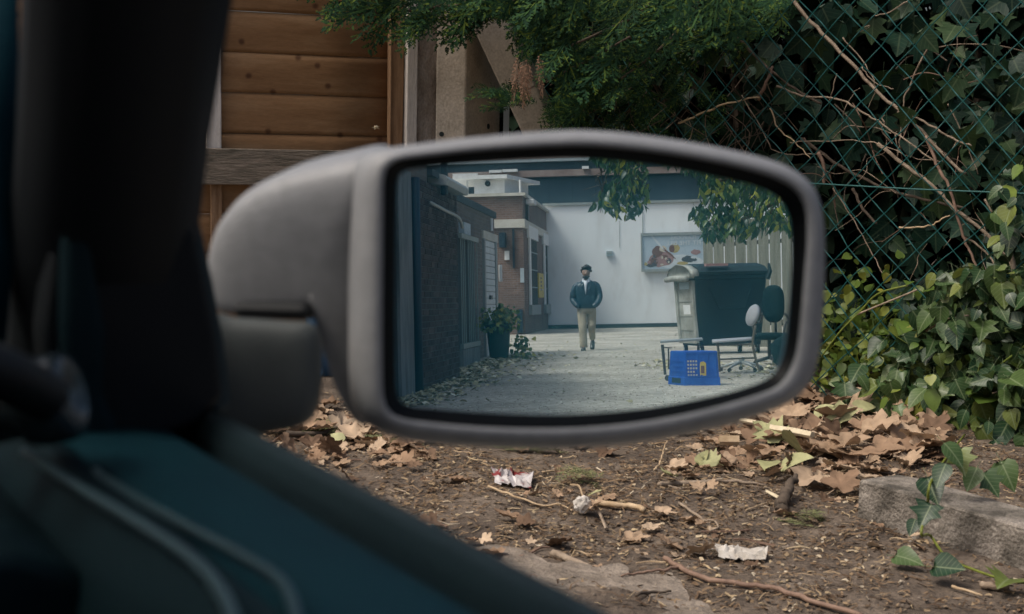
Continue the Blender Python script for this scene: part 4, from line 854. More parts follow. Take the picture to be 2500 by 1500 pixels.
# conifer clippings
CUT = [spray_mesh('clipping', 'conifer_cut', 1, 40 + k) for k in range(3)]
for lab, x, y, nn, sz in [('olive conifer clippings heaped on dirt below the mirror foot', 760, 1065, 16, .2), ('faded green conifer sprig on dirt below the mirror middle', 1425, 1192, 5, .13), ('straw-coloured conifer sprig on dirt beside the kerb block', 1965, 1280, 5, .13), ('dry conifer clippings under the lower rim of mirror', 1290, 1105, 9, .15), ('olive conifer tuft left of the crumpled wrapper', 985, 1100, 6, .12)]:
    c = gz(gnd(x, y)); ms_ = []
    for _ in range(nn):
        p = c + Vector((rnd.gauss(0, .05 if nn > 8 else .02), rnd.gauss(0, .05 if nn > 8 else .02), rnd.uniform(.008, .045))); p.z = max(p.z, ground_h(p.x, p.y) + .01); d = Vector((rnd.uniform(-1, 1), rnd.uniform(-1, 1), rnd.uniform(-.1, .15))); xx, yy, zz_ = frame_for(d, UP + rvec() * .3); ms_.append((rnd.randrange(3), basis(p - yy * sz * .4, xx, yy, zz_, sz * rnd.uniform(.7, 1.2))))
    merge('conifer_clipping', CUT, ms_, 'conifer_cut', origin=c, label=lab, cat='clipping')
# named sticks
def stick(name, label, mat, pts, r_, dz=.012, cat='stick', taper=.5, n_=6):
    P = spline([gz(gnd(x * K, y * K), dz) for x, y in pts], 5); P = [p + .0025 * rvec() for p in P]; c = P[0].copy()
    o = MB(); o.tube(P, [r_ * (1 - taper * i / len(P)) for i in range(len(P))], n_); return tag(o.build(name, mat, origin=c, smooth=True), label, cat)
o = stick('long_twig', 'long reddish twig running across the dirt to the bottom edge', 'twig_red', [(1605, 1370), (1640, 1392), (1700, 1420), (1790, 1440), (1880, 1455), (1970, 1480), (2080, 1510)], .0075, taper=.1)
stick('side_twig', 'short thin red twig forking over the pale concrete slab edge', 'twig_red', [(1640, 1392), (1600, 1400), (1550, 1404), (1500, 1412)], .0045)
stick('peeled_stick', 'pale peeled stick lying right of the white seed head', 'pale_stick', [(1437, 1237), (1475, 1243), (1520, 1247), (1557, 1260)], .0105, .014, taper=.15)
stick('bark_stick', 'brown forked bark stick lying half buried below the mirror', 'twig', [(1590, 1195), (1640, 1188), (1700, 1190), (1760, 1187), (1850, 1190)], .009, .01)
stick('straw', 'long bent straw stalk below the crumpled wrapper', 'pale_stick', [(1180, 1203), (1240, 1222), (1300, 1234), (1355, 1240)], .0042)
stick('straw', 'pale straw stalk pointing at the crumpled wrapper', 'pale_stick', [(1310, 1155), (1360, 1148), (1410, 1140)], .004)
stick('hook_stick', 'thin hooked grey twig on the bare dirt', 'twig', [(1640, 1235), (1690, 1265), (1725, 1275), (1735, 1290), (1712, 1298)], .0045)
stick('upright_stalk', 'dry stalk standing up from litter under the mirror rim', 'pale_stick', [(1580, 1170), (1592, 1150), (1600, 1120), (1610, 1090)], .004, .03)
stick('dead_branch', 'dark grey bent dead branch under the mirror foot', 'twig_dark', [(690, 1075), (760, 1072), (810, 1060), (850, 1048), (835, 1075)], .011, .02)
stick('broken_stick', 'short brown broken stick beside the ivy vine', 'twig', [(2370, 1438), (2400, 1445), (2432, 1447)], .010, .012, taper=.1)
stick('slab_stick', 'dark twig lying on the pale concrete slab', 'twig_dark', [(1535, 1475), (1570, 1460), (1620, 1452)], .005)
stick('bark_piece', 'brown bark piece on the dirt above the slab', 'twig', [(1335, 1352), (1370, 1365), (1425, 1382)], .012, .012, taper=.3)
stick('hanging_stick', 'pale stalk by the tissue at the lower right', 'pale_stick', [(2300, 1440), (2370, 1462)], .0045)
for i in range(34):
    x, y = rnd.uniform(700, 2400), rnd.uniform(1110, 1460); a = rnd.uniform(-.6, .6); L = rnd.uniform(40, 130)
    pts = [(x + L * k / 3 * math.cos(a), y + L * k / 3 * math.sin(a) * .5 + rnd.uniform(-5, 5)) for k in range(4)]
    P = spline([gz(gnd(px, py), .008) for px, py in pts], 3); MBx = MB(); MBx.tube(P, rnd.uniform(.0018, .0035), 4)
    tag(MBx.build('fallen_twig', rnd.choice(['twig', 'pale_stick', 'twig_red']), origin=P[0].copy()), 'thin fallen twig among the litter on bare dirt', 'twig', 'thin twigs strewn on the dirt')
def chunk(name, label, mat, pts, w_, h_, dz, cat):
    P = [gz(gnd(x * K, y * K), dz) for x, y in pts]; d = (P[-1] - P[0]).normalized(); x_ = d.cross(UP).normalized(); mb = MB()
    mb.loft([[p + x_ * a * w_ * k + UP * b__ * h_ for a, b__ in [(-1, 0), (-.7, .8), (.5, 1), (1, .3), (.6, -.2)]] for p, k in zip(P, [.6] + [1] * (len(P) - 2) + [.8])]); return tag(mb.build(name, mat, origin=P[0].copy()), label, cat)
chunk('split_wood', 'pale freshly split length of wood on the leaf drift', 'split_wood', [(1840, 1083), (1870, 1090), (1910, 1098), (1960, 1108)], .02, .02, .06, 'wood')
chunk('split_wood', 'short pale split wood sliver left of the longer piece', 'split_wood', [(1787, 1062), (1805, 1068), (1826, 1075)], .013, .014, .06, 'wood')
chunk('cut_stem', 'short tan hollow cut stem below the mirror rim', 'pale_stick', [(1735, 1098), (1760, 1098), (1783, 1099)], .022, .03, .03, 'wood')
chunk('wood_chip', 'pale wood chips right of centre on dirt', 'split_wood', [(1850, 1212), (1868, 1220), (1880, 1226)], .008, .008, .015, 'wood')
rp = [gz(gnd(1885 * K, 1245 * K), .0), gz(gnd(1888 * K, 1238 * K), .02), gz(gnd(1897 * K, 1228 * K), .035), gz(gnd(1908 * K, 1216 * K), .045), gz(gnd(1922 * K, 1205 * K), .06)]
rs = MB(); rs.tube([p + .006 * rvec() for p in spline(rp, 4)], [.022, .021, .02, .021, .019, .018, .019, .017, .016, .017, .016, .015, .014, .012, .011, .009, .007], 9); rs.tube([rp[0] + Vector((.07, .01, -.008)), rp[1] - UP * .02, rp[2] - UP * .03], [.008, .012, .012], 7)
tag(rs.build('root_stub', 'twig_dark', origin=rp[0].copy(), smooth=True), 'gnarled dark brown root stub standing left of the kerb block', 'root')
# crumpled litter
def crumple(name, label, mat, pts, hgt, cat, dz=.012, amp=.02, nx_=12, ny_=7):
    (x0, y0), (x1, y1), (x2, y2), (x3, y3) = pts; mb = MB(); Vv = []
    for j in range(ny_ + 1):
        for i in range(nx_ + 1):
            a, b__ = i / nx_, j / ny_; px = (x0 * (1 - a) + x1 * a) * (1 - b__) + (x3 * (1 - a) + x2 * a) * b__; py = (y0 * (1 - a) + y1 * a) * (1 - b__) + (y3 * (1 - a) + y2 * a) * b__
            p = gz(gnd(px * K, py * K), dz + hgt * math.sin(math.pi * min(1, max(0, b__))) * (.4 + .6 * abs(nz(i * .9, j * .9, .8, 3)) * 2)); p += Vector((nz(i, j, .7, 1), nz(i, j, .7, 5), nz(i, j, .9, 9) * .7)) * amp; Vv.append(p)
    mb.v = Vv; mb.f = [(j * (nx_ + 1) + i, j * (nx_ + 1) + i + 1, (j + 1) * (nx_ + 1) + i + 1, (j + 1) * (nx_ + 1) + i) for j in range(ny_) for i in range(nx_)]
    o = mb.build(name, mat, origin=Vv[0].copy(), recalc=False); so = o.modifiers.new('thickness', 'SOLIDIFY'); so.thickness = .0012; return tag(o, label, cat)
crumple('wrapper', 'crumpled white and red sweet wrapper on the dirt below the mirror', 'wrapper', [(1186, 1160), (1292, 1166), (1285, 1200), (1195, 1186)], .035, 'wrapper')
crumple('tissue', 'torn dirty white tissue strip on bare dirt', 'tissue', [(1722, 1326), (1850, 1342), (1855, 1362), (1735, 1352)], .022, 'tissue', amp=.012)
stick('tissue_thread', 'thin white twisted thread trailing left from the torn tissue', 'tissue', [(1678, 1340), (1700, 1336), (1725, 1334)], .003)
c = gz(gnd(1422, 1270), .03); sh = thing('seed_head', 'round fluffy white seed head with thin stalk on the dirt', 'seed head', gz(gnd(1422, 1270)))
bm = bmesh.new(); bmesh.ops.create_icosphere(bm, subdivisions=3, radius=.026)
for v in bm.verts: v.co *= 1 + .3 * noise.noise(v.co * 120)
me = bpy.data.meshes.new('fluff'); bm.to_mesh(me); bm.free(); me.materials.append(M['tissue']); inst('fluff', me, Matrix.Translation(c), sh)
P = spline([c + UP * .02, gz(gnd(1412, 1240), .05), gz(gnd(1392, 1222), .03)], 4); MB().tube(P, .003, 4).build('stalk', 'pale_stick', sh)
P = spline([c + Vector((.03, 0, 0)), gz(gnd(1460, 1275), .02), gz(gnd(1480, 1298), .01)], 4); MB().tube(P, .005, 5).build('stalk', 'twig', sh)
p = fp(2412, 1100, .22); mb = MB(); P = [fp(x * K, y * K, .24) for x, y in [(2378, 1070), (2402, 1085), (2398, 1112), (2375, 1132), (2358, 1140), (2372, 1118), (2384, 1100)]]
mb.prism(P, -FN * .004); tag(mb.build('paper_scrap', 'tissue', origin=P[0].copy()), 'torn white paper scrap caught in ivy above the kerb', 'paper')
# trailing ivy vine over the kerb
tv = thing('trailing_ivy', 'thin ivy runner trailing over the kerb block onto the dirt', 'ivy', gz(gnd(2290, 1385)))
kz = .13
vp_ = [fp(2330 * K, 1050 * K, .3)] + [Vector((q.x, q.y, z)) for q, z in [(gnd(2255 * K, 1150 * K, .22), .22), (gnd(2240 * K, 1225 * K, .15), .15), (gnd(2225 * K, 1290 * K, .13), .13)]] + [gz(gnd(x * K, y * K), .025) for x, y in [(2245, 1330), (2285, 1375), (2350, 1410), (2420, 1438), (2500, 1450)]]
MB().tube(spline(vp_, 5), .0038, 5).build('runner', 'ivy_young', tv, smooth=True)
for x, y, z, sz, k in [(2250, 1180, .2, .09, 0), (2275, 1140, .26, .075, 1), (2238, 1240, .17, .08, 2), (2205, 1268, .14, .05, 1), (2300, 1090, .28, .08, 4), (2185, 1345, .05, .08, 3), (2285, 1372, .06, .09, 0), (2428, 1402, .05, .10, 2), (2350, 1150, .2, .08, 1), (2390, 1165, .18, .08, 2), (2430, 1140, .2, .09, 3), (2320, 1110, .25, .08, 2)]:
    p = gnd(x * K, y * K, z); xx, yy, zz_ = frame_for(Vector((rnd.uniform(-.5, .5), -.5, -.5 if z > .1 else .1)), UP * .8 + toCam(p) + rvec() * .2); inst('leaf', IVY[k], basis(p - yy * sz * .4, xx, yy, zz_, sz), tv)

# ================================================================== THE ALLEY BEHIND THE CAR (seen in the mirror)
def abox(mb, v0, v1, u0, u1, z0, z1):
    return mb.box(alley((v0 + v1) / 2, (u0 + u1) / 2, (z0 + z1) / 2), BX * (abs(v1 - v0) / 2), AX * (abs(u1 - u0) / 2), UP * (abs(z1 - z0) / 2))
def apart(name, mat, parent, *b, bevel=0): 
    mb = MB(); abox(mb, *b); return mb.build(name, mat, parent, bevel=bevel)
# ---- near brick outbuilding along the lane
V1, U1 = ag(1123, 923)
out1 = thing('brick_outbuilding', 'dark brick outbuilding with pale pilaster beside the lane', 'building', alley(V1, U1 - 2))
apart('core_wall', 'mortar', out1, V1 - 2.5, V1 - 0.012, 9.0, U1, 0, 2.55)
apart('upper_wall', 'brick_dull', out1, V1 - 2.5, V1 - 0.02, 9.0, U1 - 2.3, 2.552, 3.9)
BWID, BH, J = 0.225, 0.075, 0.010
bricks = []
for row in range(34):
    o = (row % 2) * BWID / 2; uu = 15.75 + o
    while uu < U1 - 0.02:
        e = min(uu + BWID - J, U1 - 0.001)
        if e - uu > 0.03: bricks.append((uu, e, row * BH + 0.004))
        uu += BWID
bricks.sort(key=lambda b_: b_[0] + 0.35 * abs(b_[2] - 1.2))
bb_me = {}
rest = MB()
for i, (u0, u1, z0) in enumerate(bricks):
    pr = rnd.uniform(-.002, .002)
    if i < 300:
        key = round(u1 - u0, 3)
        if key not in bb_me:
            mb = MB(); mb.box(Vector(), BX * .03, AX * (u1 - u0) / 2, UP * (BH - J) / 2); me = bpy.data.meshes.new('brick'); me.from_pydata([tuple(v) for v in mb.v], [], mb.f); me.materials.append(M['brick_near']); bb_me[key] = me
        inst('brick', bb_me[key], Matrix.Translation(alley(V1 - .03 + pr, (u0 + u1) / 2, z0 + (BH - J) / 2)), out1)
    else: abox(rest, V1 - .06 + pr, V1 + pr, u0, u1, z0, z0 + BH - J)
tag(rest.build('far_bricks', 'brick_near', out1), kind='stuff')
vL = lambda px: V1 * FPX / (px - 1640)
apart('pilaster', 'pilaster', out1, V1 - .05, V1 + .04, vL(962), vL(996), 0, 2.548)
apart('door_recess', 'dark_void', out1, V1 - .05, V1 + .006, 11.0, vL(962) - .01, 0, 2.4)
pz = MB(); a0, a1 = vL(1003), vL(1003)
pz.tube([alley(V1 + .06, vL(1001), .02), alley(V1 + .06, vL(1001), 2.5)], .055, 10); pz.build('downpipe', 'dark_pipe', out1, smooth=True)
pz = MB(); up_ = vL(1072)
pz.tube([alley(V1 + .08, up_, 2.45), alley(V1 + .08, up_, 3.6)], .05, 10); pz.build('soil_pipe', 'dark_pipe', out1, smooth=True)
pz = MB(); z0, z1 = au(1042, 495, vL(1042))[1], au(1115, 533, vL(1115))[1]
pz.tube(spline([alley(V1 + .05, vL(1042), z0), alley(V1 + .05, vL(1080), (z0 + z1) / 2), alley(V1 + .05, vL(1113), z1), alley(V1 + .05, vL(1124) - .1, z1 - .12)], 4), .022, 8); pz.build('conduit', 'metal_pale', out1, smooth=True)
pz = MB(); pz.loft([[alley(V1 + o, u, 2.58 + z) for o, z in [(-.1, 0), (.14, -.02), (.16, .06), (.12, .11), (-.1, .16)]] for u in (vL(1066), U1 + .12)]); pz.build('gutter', 'metal_pale', out1)
pz = MB(); pz.loft([[alley(V1 + o, u, z) for o, z in [(.05, 2.72), (-2.6, 3.2), (-2.6, 3.12), (.05, 2.64)]] for u in (U1 - 2.3, U1 + .1)]); pz.build('roof', 'roof_felt', out1)
# ---- second building: railing, shutter door
V2 = -3.62
out2 = thing('garage_building', 'low brick garage with white roller shutter behind the potted shrub', 'building', alley(V2, 25))
vM = lambda px, v=V2: v * FPX / (px - 1640)
ue = 29.2
mb = MB(); abox(mb, V2 - 3, V2, 19.9, ue, 0, 2.82); mb.build('wall', 'brick_dull', out2)
pz = MB(); pz.loft([[alley(V2 + o, u, z) for o, z in [(.03, 2.80), (.03, 2.93), (-3.1, 3.02), (-3.1, 2.86)]] for u in (19.8, ue + .15)]); pz.build('roof', 'roof_felt', out2)
ud0, ud1 = vM(1181), vM(1206)
apart('lintel', 'stone', out2, V2 - .05, V2 + .035, ud0 - .15, ud1 + .55, 2.30, 2.46)
apart('door_frame', 'frame_grey', out2, V2 - .05, V2 + .05, ud0 - .16, ud0, 0, 2.30); apart('door_frame', 'frame_grey', out2, V2 - .05, V2 + .05, ud1 + .02, ud1 + .3, 0, 2.30)
sh_ = MB(); abox(sh_, V2 - .05, V2 + .01, ud0, ud1, 0, 2.3); door = sh_.build('roller_shutter', 'frame_grey', out2)
for i in range(18): apart('slat', 'shutter', door, V2 - .02, V2 + .03, ud0 + .01, ud1 - .01, .02 + i * .126, .02 + i * .126 + .112, bevel=.008)
apart('shutter_handle', 'metal_dark', door, V2 + .02, V2 + .07, ud0 + .55, ud0 + .8, 1.12, 1.2)
apart('wall_box', 'pale_blue', out2, V2, V2 + .1, vM(1121), vM(1137), 2.25, 2.45); 
pz = MB(); u_ = vM(1197); pz.tube([alley(V2 + .05, u_, 2.50), alley(V2 + .05, u_, 2.75)], .03, 8); pz.build('vent_pipe', 'white_paint', out2)
pz = MB(); u_ = vM(1217); pz.tube([alley(V2 + .05, u_, 1.5), alley(V2 + .05, u_, 1.85)], .04, 8); pz.build('lamp_tube', 'white_paint', out2)
# tall gate of bars leaning on that wall
VG = -3.42
gate = thing('bar_gate', 'tall green-grey metal bar gate against the brick wall behind pot', 'gate', alley(VG, 23.5))
g0, g1 = vM(1124, VG), vM(1166, VG)
apart('backing', 'dark_void', gate, VG - .1, VG - .05, g0, g1, .3, 2.16)  # dark sheet added so the gaps between bars look shaded
apart('top_rail', 'railing', gate, VG - .03, VG + .03, g0, g1, 2.12, 2.2); apart('bottom_rail', 'railing', gate, VG - .03, VG + .03, g0, g1, .30, .38)
apart('kick_panel', 'pilaster', gate, VG - .04, VG + .02, g0, g1, 0.0, .29)
for i in range(10):
    u_ = g0 + .06 + (g1 - g0 - .12) * i / 9
    if i in (3, 8): continue
    apart('bar', 'railing', gate, VG - .006, VG + .006, u_ - .02, u_ + .02, .38, 2.12)
# ---- planter
pv, pu = -3.18, 26.0
pot = thing('plant_pot', 'dark pot of yellowing leafy shrub beside the garage door', 'plant', alley(pv, pu))
pc = alley(pv, pu)
mb = MB(); mb.loft([[pc + (BX * math.cos(a) + AX * math.sin(a)) * r_ + UP * z for a in [2 * math.pi * i / 20 for i in range(20)]] for r_, z in [(.17, 0), (.2, .3), (.22, .58), (.25, .6), (.25, .68), (.21, .68), (.2, .6)]]); mb.build('pot', 'pot', pot, smooth=True)
LV = [leaf_mesh('shrub_leaf', OVATE, 'tree_leaf', fold=.3, curl=.2, stem=False), leaf_mesh('shrub_leaf', HEART, 'tree_leaf', fold=.2, curl=.1, stem=False)]
mt = []
for _ in range(330):
    a = rnd.uniform(0, 6.3); r_ = rnd.uniform(0, .3) ** .8; p = pc + BX * (r_ * math.cos(a) + .02) + AX * r_ * math.sin(a) + UP * (.55 + rnd.random() ** 1.3 * .42); mt.append((rnd.randrange(2), leaf_mtx(p, rnd.uniform(.06, .12), UP - AX, .3)))
for _ in range(110):
    p = pc + BX * rnd.gauss(.40, .09) + AX * rnd.gauss(.1, .1) + UP * rnd.uniform(.02, .4); mt.append((rnd.randrange(2), leaf_mtx(p, rnd.uniform(.05, .11), UP - AX, .3)))
merge('foliage', LV, mt, 'pot_leaf', pot, kind='stuff')
stm = MB()
for i in range(10): stm.tube([pc + UP * .55, pc + BX * rnd.uniform(-.15, .35) + AX * rnd.uniform(-.15, .15) + UP * rnd.uniform(.5, .95)], .008, 5)
stm.build('stems', 'twig', pot)
# ---- third building at the corner: brick with a stone band
U3 = 47.0; V3 = -(1640 - 1281) / FPX * U3
out3 = thing('corner_building', 'red-brown brick corner building with stone band and tall windows', 'building', alley(V3, U3))
UE = 57.6
zt = au(1281, 478, U3)[1]; zb1, zb0 = au(1281, 535, U3)[1], au(1281, 556, U3)[1]
mb = MB(); abox(mb, V3 - 9, V3, U3, UE, 0, zt); mb.build('wall', 'brick_far', out3)
apart('stone_band', 'stone', out3, V3 - 9, V3 + .06, U3 - .06, UE, zb0, zb1)
apart('coping', 'stone', out3, V3 - 9.1, V3 + .1, U3 - .1, UE + .05, zt, zt + .1)
v3 = lambda px: V3 * FPX / (px - 1640)
for p0, p1 in ((1292, 1306), (1328, 1341)):
    a, b_ = v3(p0), v3(p1); zl, zh = .98, zb0 - .12
    wd = MB(); abox(wd, V3 - .06, V3 + .012, a, b_ + 1.1, zl, zh); wo = wd.build('window', 'dark_void', out3)
    apart('frame', 'white_paint', wo, V3 + .012, V3 + .07, a, a + .42, zl, zh); apart('sill', 'frame_grey', wo, V3, V3 + .12, a - .1, b_ + 1.2, zl - .35, zl - .01)
    apart('lintel', 'white_paint', wo, V3 + .005, V3 + .085, a - .35, b_ + 1.0, zb0 - .28, zb0 + .15)
    for k_ in range(1, 4): apart('glazing_bar', 'frame_grey', wo, V3 + .012, V3 + .03, a + .43, b_ + 1.1, zl + (zh - zl) * k_ / 4 - .02, zl + (zh - zl) * k_ / 4 + .02)
def fbox(name, mat, par, x0, x1, y0, y1, d=.06):
    (va, za), (vb, zb_) = au(x0, y0, U3), au(x1, y1, U3); return apart(name, mat, par, va, vb, U3 - d, U3 - .002, min(za, zb_), max(za, zb_))
fbox('notice', 'white_paint', out3, 1232, 1244, 613, 635); fbox('drainpipe', 'dark_pipe', out3, 1251, 1257, 560, 655, .1); fbox('meter_box', 'dark_pipe', out3, 1263, 1277, 756, 812, .15); fbox('notice', 'pale_blue', out3, 1282 - 12, 1280, 655, 690, .03)
fbox('awning_bracket', 'dark_pipe', out3, 1222, 1236, 570, 605, .5)
mb = MB(); a, b_ = v3(1314), v3(1326); zs0, zs1 = au(1320, 727, (a + b_) / 2)[1], au(1320, 668, (a + b_) / 2)[1]
ys = thing('yellow_sign', 'narrow upright yellow sign between tall windows of brick building', 'sign', alley(V3 + .01, (a + b_) / 2))
apart('board', 'yellow', ys, V3 + .004, V3 + .05, a, b_, zs0, zs1)
for k_ in range(4): apart('mark', 'print_dark', ys, V3 + .05, V3 + .056, a + .45 * (b_ - a) - .22, a + .45 * (b_ - a) + .22, zs1 - .22 - .14 * k_, zs1 - .14 - .14 * k_)
apart('frame', 'stone', ys, V3 + .05, V3 + .056, a + .1, b_ - .1, zs0 + .28, zs0 + .31)
cb_ = thing('wall_camera', 'small white camera on the brick wall above the stone band', 'camera', alley(V3 + .1, v3(1290), 4.0)); (va, za) = au(1292, 493, v3(1290))
apart('body', 'white_paint', cb_, V3 + .02, V3 + .3, v3(1287), v3(1294), za - .1, za + .06, bevel=.02); apart('bracket', 'metal_dark', cb_, V3, V3 + .1, v3(1287), v3(1290), za - .65, za - .12)
# roof plant room
ru = thing('plant_room', 'white boxy plant room with round vent on the corner building roof', 'roof cabin', alley(V3 - 1.6, U3 + 1.2, zt))
UR = U3 + .9
(va, z0), (vb, z1) = au(1158, 474, UR), au(1231, 434, UR)
z0 = zt + .1
mb = MB(); P = [alley(va, UR, z0), alley(vb, UR, z0), alley(vb + .55, UR + 2.6, z0), alley(va, UR + 2.6, z0)]; mb.prism(P, UP * (z1 - z0 - .05)); mb.build('cabin', 'white_paint', ru)
mb = MB(); P = [alley(va - .7, UR - .25, z1 - .045), alley(vb + .12, UR - .25, z1 - .045), alley(vb + .95, UR + 2.9, z1 - .045), alley(va - .7, UR + 2.9, z1 - .045)]; mb.prism(P, UP * .13); mb.build('roof', 'white_paint', ru)
(vc, zc) = au(1191, 449, UR); c = alley(vc, UR - .03, zc)
mb = MB(); mb.tube([c + AX * .05, c - AX * .06], .095, 14); mb.build('vent', 'dark_void', ru)
for px in (1141, 1270):
    (vq, zq) = au(px, 460, UR); mb = MB(); mb.tube([alley(vq, UR, z0), alley(vq, UR, z0 + .5)], .04, 8); mb.build('post', 'white_paint', ru)
apart('base_slab', 'white_paint', ru, va - .9, va + .3, UR - .2, UR + 1.5, z0 - .02, z0 + .05)
# ---- white rendered wall closing the lane
U4 = 56.0
wall = thing('white_wall', 'long white rendered wall closing off the lane behind the man', 'wall', alley(0, U4))
zt4 = au(1500, 499, U4)[1]
apart('render', 'render_white', wall, -4.95, 14, U4, U4 + .4, 0, zt4); apart('plinth', 'dark_void', wall, -4.95, 14, U4 - .04, U4 + .02, 0, .16); apart('coping', 'frame_grey', wall, -5, 14, U4 - .08, U4 + .5, zt4, zt4 + .1)
bx = thing('meter_box', 'small grey box mounted on the white wall above the man', 'box', alley(*au(1488, 618, U4)[:1], U4)); (va, z0), (vb, z1) = au(1480, 626, U4), au(1496, 613, U4)
apart('body', 'pale_blue', bx, va, vb, U4 - .12, U4, z0, z1, bevel=.01); apart('cover', 'frame_grey', bx, va + .03, vb - .03, U4 - .14, U4 - .121, z0 + .07, z1 - .01)
cable = MB(); (va, z1), (vb, z0) = au(1569, 515, U4), au(1569, 570, U4); cable.tube([alley(va, U4 - .03, z1), alley(vb, U4 - .03, z0)], .014, 6); cable.build('cable', 'frame_grey', wall)
cable = MB(); (va, z1), (vb, z0) = au(1512, 540, U4), au(1512, 605, U4); cable.tube([alley(va, U4 - .02, z1), alley(vb, U4 - .02, z0)], .008, 6); cable.build('cable', 'frame_grey', wall)
# advertising board
(va, z1), (vb, z0) = au(1568, 577, U4), au(1722, 655, U4)
ad = thing('poster_board', 'framed food advertising poster on the white wall', 'poster', alley((va + vb) / 2, U4 - .1, z0))
UQ = U4 - .14
apart('panel', 'poster', ad, va, vb, UQ, U4, z0, z1)
fr = .06
for q in ((va - fr, vb + fr, z1, z1 + .11), (va - fr, vb + fr, z0 - .1, z0), (va - fr, va, z0, z1), (vb, vb + fr, z0, z1)): apart('frame', 'frame_grey', ad, q[0], q[1], UQ - .05, UQ + .04, q[2], q[3])
Wd, Ht = vb - va, z1 - z0
lay = [0]
def blob(name, mat, cx, cy, rx, ry, seed=0, n_=14, sq=1.0, rot=0.0):
    lay[0] += 1; o = UQ - .001 - .0004 * lay[0]
    ptsb = []
    for i in range(n_):
        a = 2 * math.pi * i / n_; k = 1 + .22 * nz(math.cos(a) * 2, math.sin(a) * 2, 1, seed); x, y = rx * k * math.cos(a), ry * k * math.sin(a); x, y = x * math.cos(rot) - y * math.sin(rot), x * math.sin(rot) + y * math.cos(rot)
        ptsb.append(alley(va + Wd * (cx + x), o, z0 + Ht * (cy + y)))
    mb = MB(); mb.add(ptsb, [tuple(range(n_))]); return mb.build(name, mat, ad)
blob('print', 'print_white', .55, .22, .42, .2, 1); blob('print', 'print_pink', .30, .30, .20, .24, 2); blob('print', 'print_brown', .24, .52, .09, .17, 3); blob('print', 'print_brown', .17, .22, .08, .12, 4); blob('print', 'print_cream', .33, .60, .06, .09, 5)
blob('print', 'print_brown', .40, .50, .02, .26, 6, rot=.55); blob('print', 'print_white', .24, .80, .02, .26, 7, rot=.42); blob('print', 'print_gold', .52, .62, .08, .14, 8); blob('print', 'print_brown', .47, .60, .045, .12, 9); blob('print', 'print_dark', .74, .28, .12, .10, 10)
blob('print', 'print_white', .82, .33, .05, .04, 11); blob('print', 'print_dark', .82, .25, .05, .04, 12); blob('print', 'print_pink', .85, .48, .08, .08, 13); blob('print', 'print_dark', .14, .12, .09, .06, 14); blob('print', 'print_dark', .42, .24, .04, .09, 15); blob('print', 'print_gold', .05, .16, .03, .05, 16); blob('print', 'print_gold', .64, .16, .09, .05, 17); blob('print', 'print_brown', .36, .37, .05, .05, 18)
for i in range(16): blob('print', rnd.choice(['print_brown', 'print_cream', 'print_pink', 'print_dark']), rnd.uniform(.1, .45), rnd.uniform(.12, .42), rnd.uniform(.012, .03), rnd.uniform(.02, .05), 20 + i, n_=8)
def lettering(txt, cx, cy, size):
    cu = bpy.data.curves.new('lettering', 'FONT'); cu.body = txt; cu.size = size; cu.align_x = 'CENTER'; cu.align_y = 'CENTER'; cu.materials.append(M['print_white']); cu.extrude = .0015; cu.space_character = 1.05
    cu.offset = .006
    o = bpy.data.objects.new('lettering', cu); COL.objects.link(o); dg = bpy.context.evaluated_depsgraph_get(); me = bpy.data.meshes.new_from_object(o.evaluated_get(dg)); bpy.data.objects.remove(o)
    o = bpy.data.objects.new('lettering', me); COL.objects.link(o); o.parent = ad
    p = alley(va + Wd * cx, UQ - .016, z0 + Ht * cy); o.matrix_basis = Matrix.Translation(-ad.location) @ basis(p, -BX, UP, -AX)
lettering('FLAVOURS', .66, .92, .2); lettering('FIT THE BILL', .66, .76, .235)
# ---- warehouse behind
U5 = 64.0
wh = thing('warehouse', 'large blue-grey clad warehouse rising behind the white wall', 'building', alley(0, U5))
zA, zB, zC, zD, zE = [au(1500, y, U5)[1] for y in (500, 428, 412, 391, 384)]
apart('core', 'clad_dark', wh, -16, 18, U5 + .1, U5 + 8, 0, 12)
pw = 1.05; v_ = -15.9
while v_ < 18: apart('cladding_panel', 'clad', wh, v_, v_ + pw - .012, U5, U5 + .09, 0, zB - .1); v_ += pw
apart('brick_band', 'beam', wh, -16, 18, U5 - .3, U5 + .09, zB, zC); apart('ribbon_window', 'clad_dark', wh, -16, 18, U5 - .02, U5 + .09, zC + .002, zD); apart('sill_band', 'pale_blue', wh, -16, 18, U5 - .35, U5 + .09, zD + .002, zE)
v_ = -15.9
while v_ < 18: apart('upper_panel', 'clad', wh, v_, v_ + 1.6, U5 - .05, U5 + .09, zE + .3, 12); v_ += 1.66
apart('eaves_band', 'beam', wh, -16, 18, U5 - .2, U5 + .09, zE + .01, zE + .28)
for x0, x1, yy_ in ((1105, 1166, 429), (1194, 1224, 420), (1226, 1263, 418), (1421, 1437, 410)):
    (va, z1_), (vb, _z) = au(x0, yy_ - 3, U5 - .5), au(x1, yy_ - 3, U5 - .5); apart('strip_light_board', 'white_paint', wh, va, vb, U5 - .5, U5 - .31, z1_ - .1, z1_ + .02)  # white boards in place of fluorescent strips, brightness put in as paint
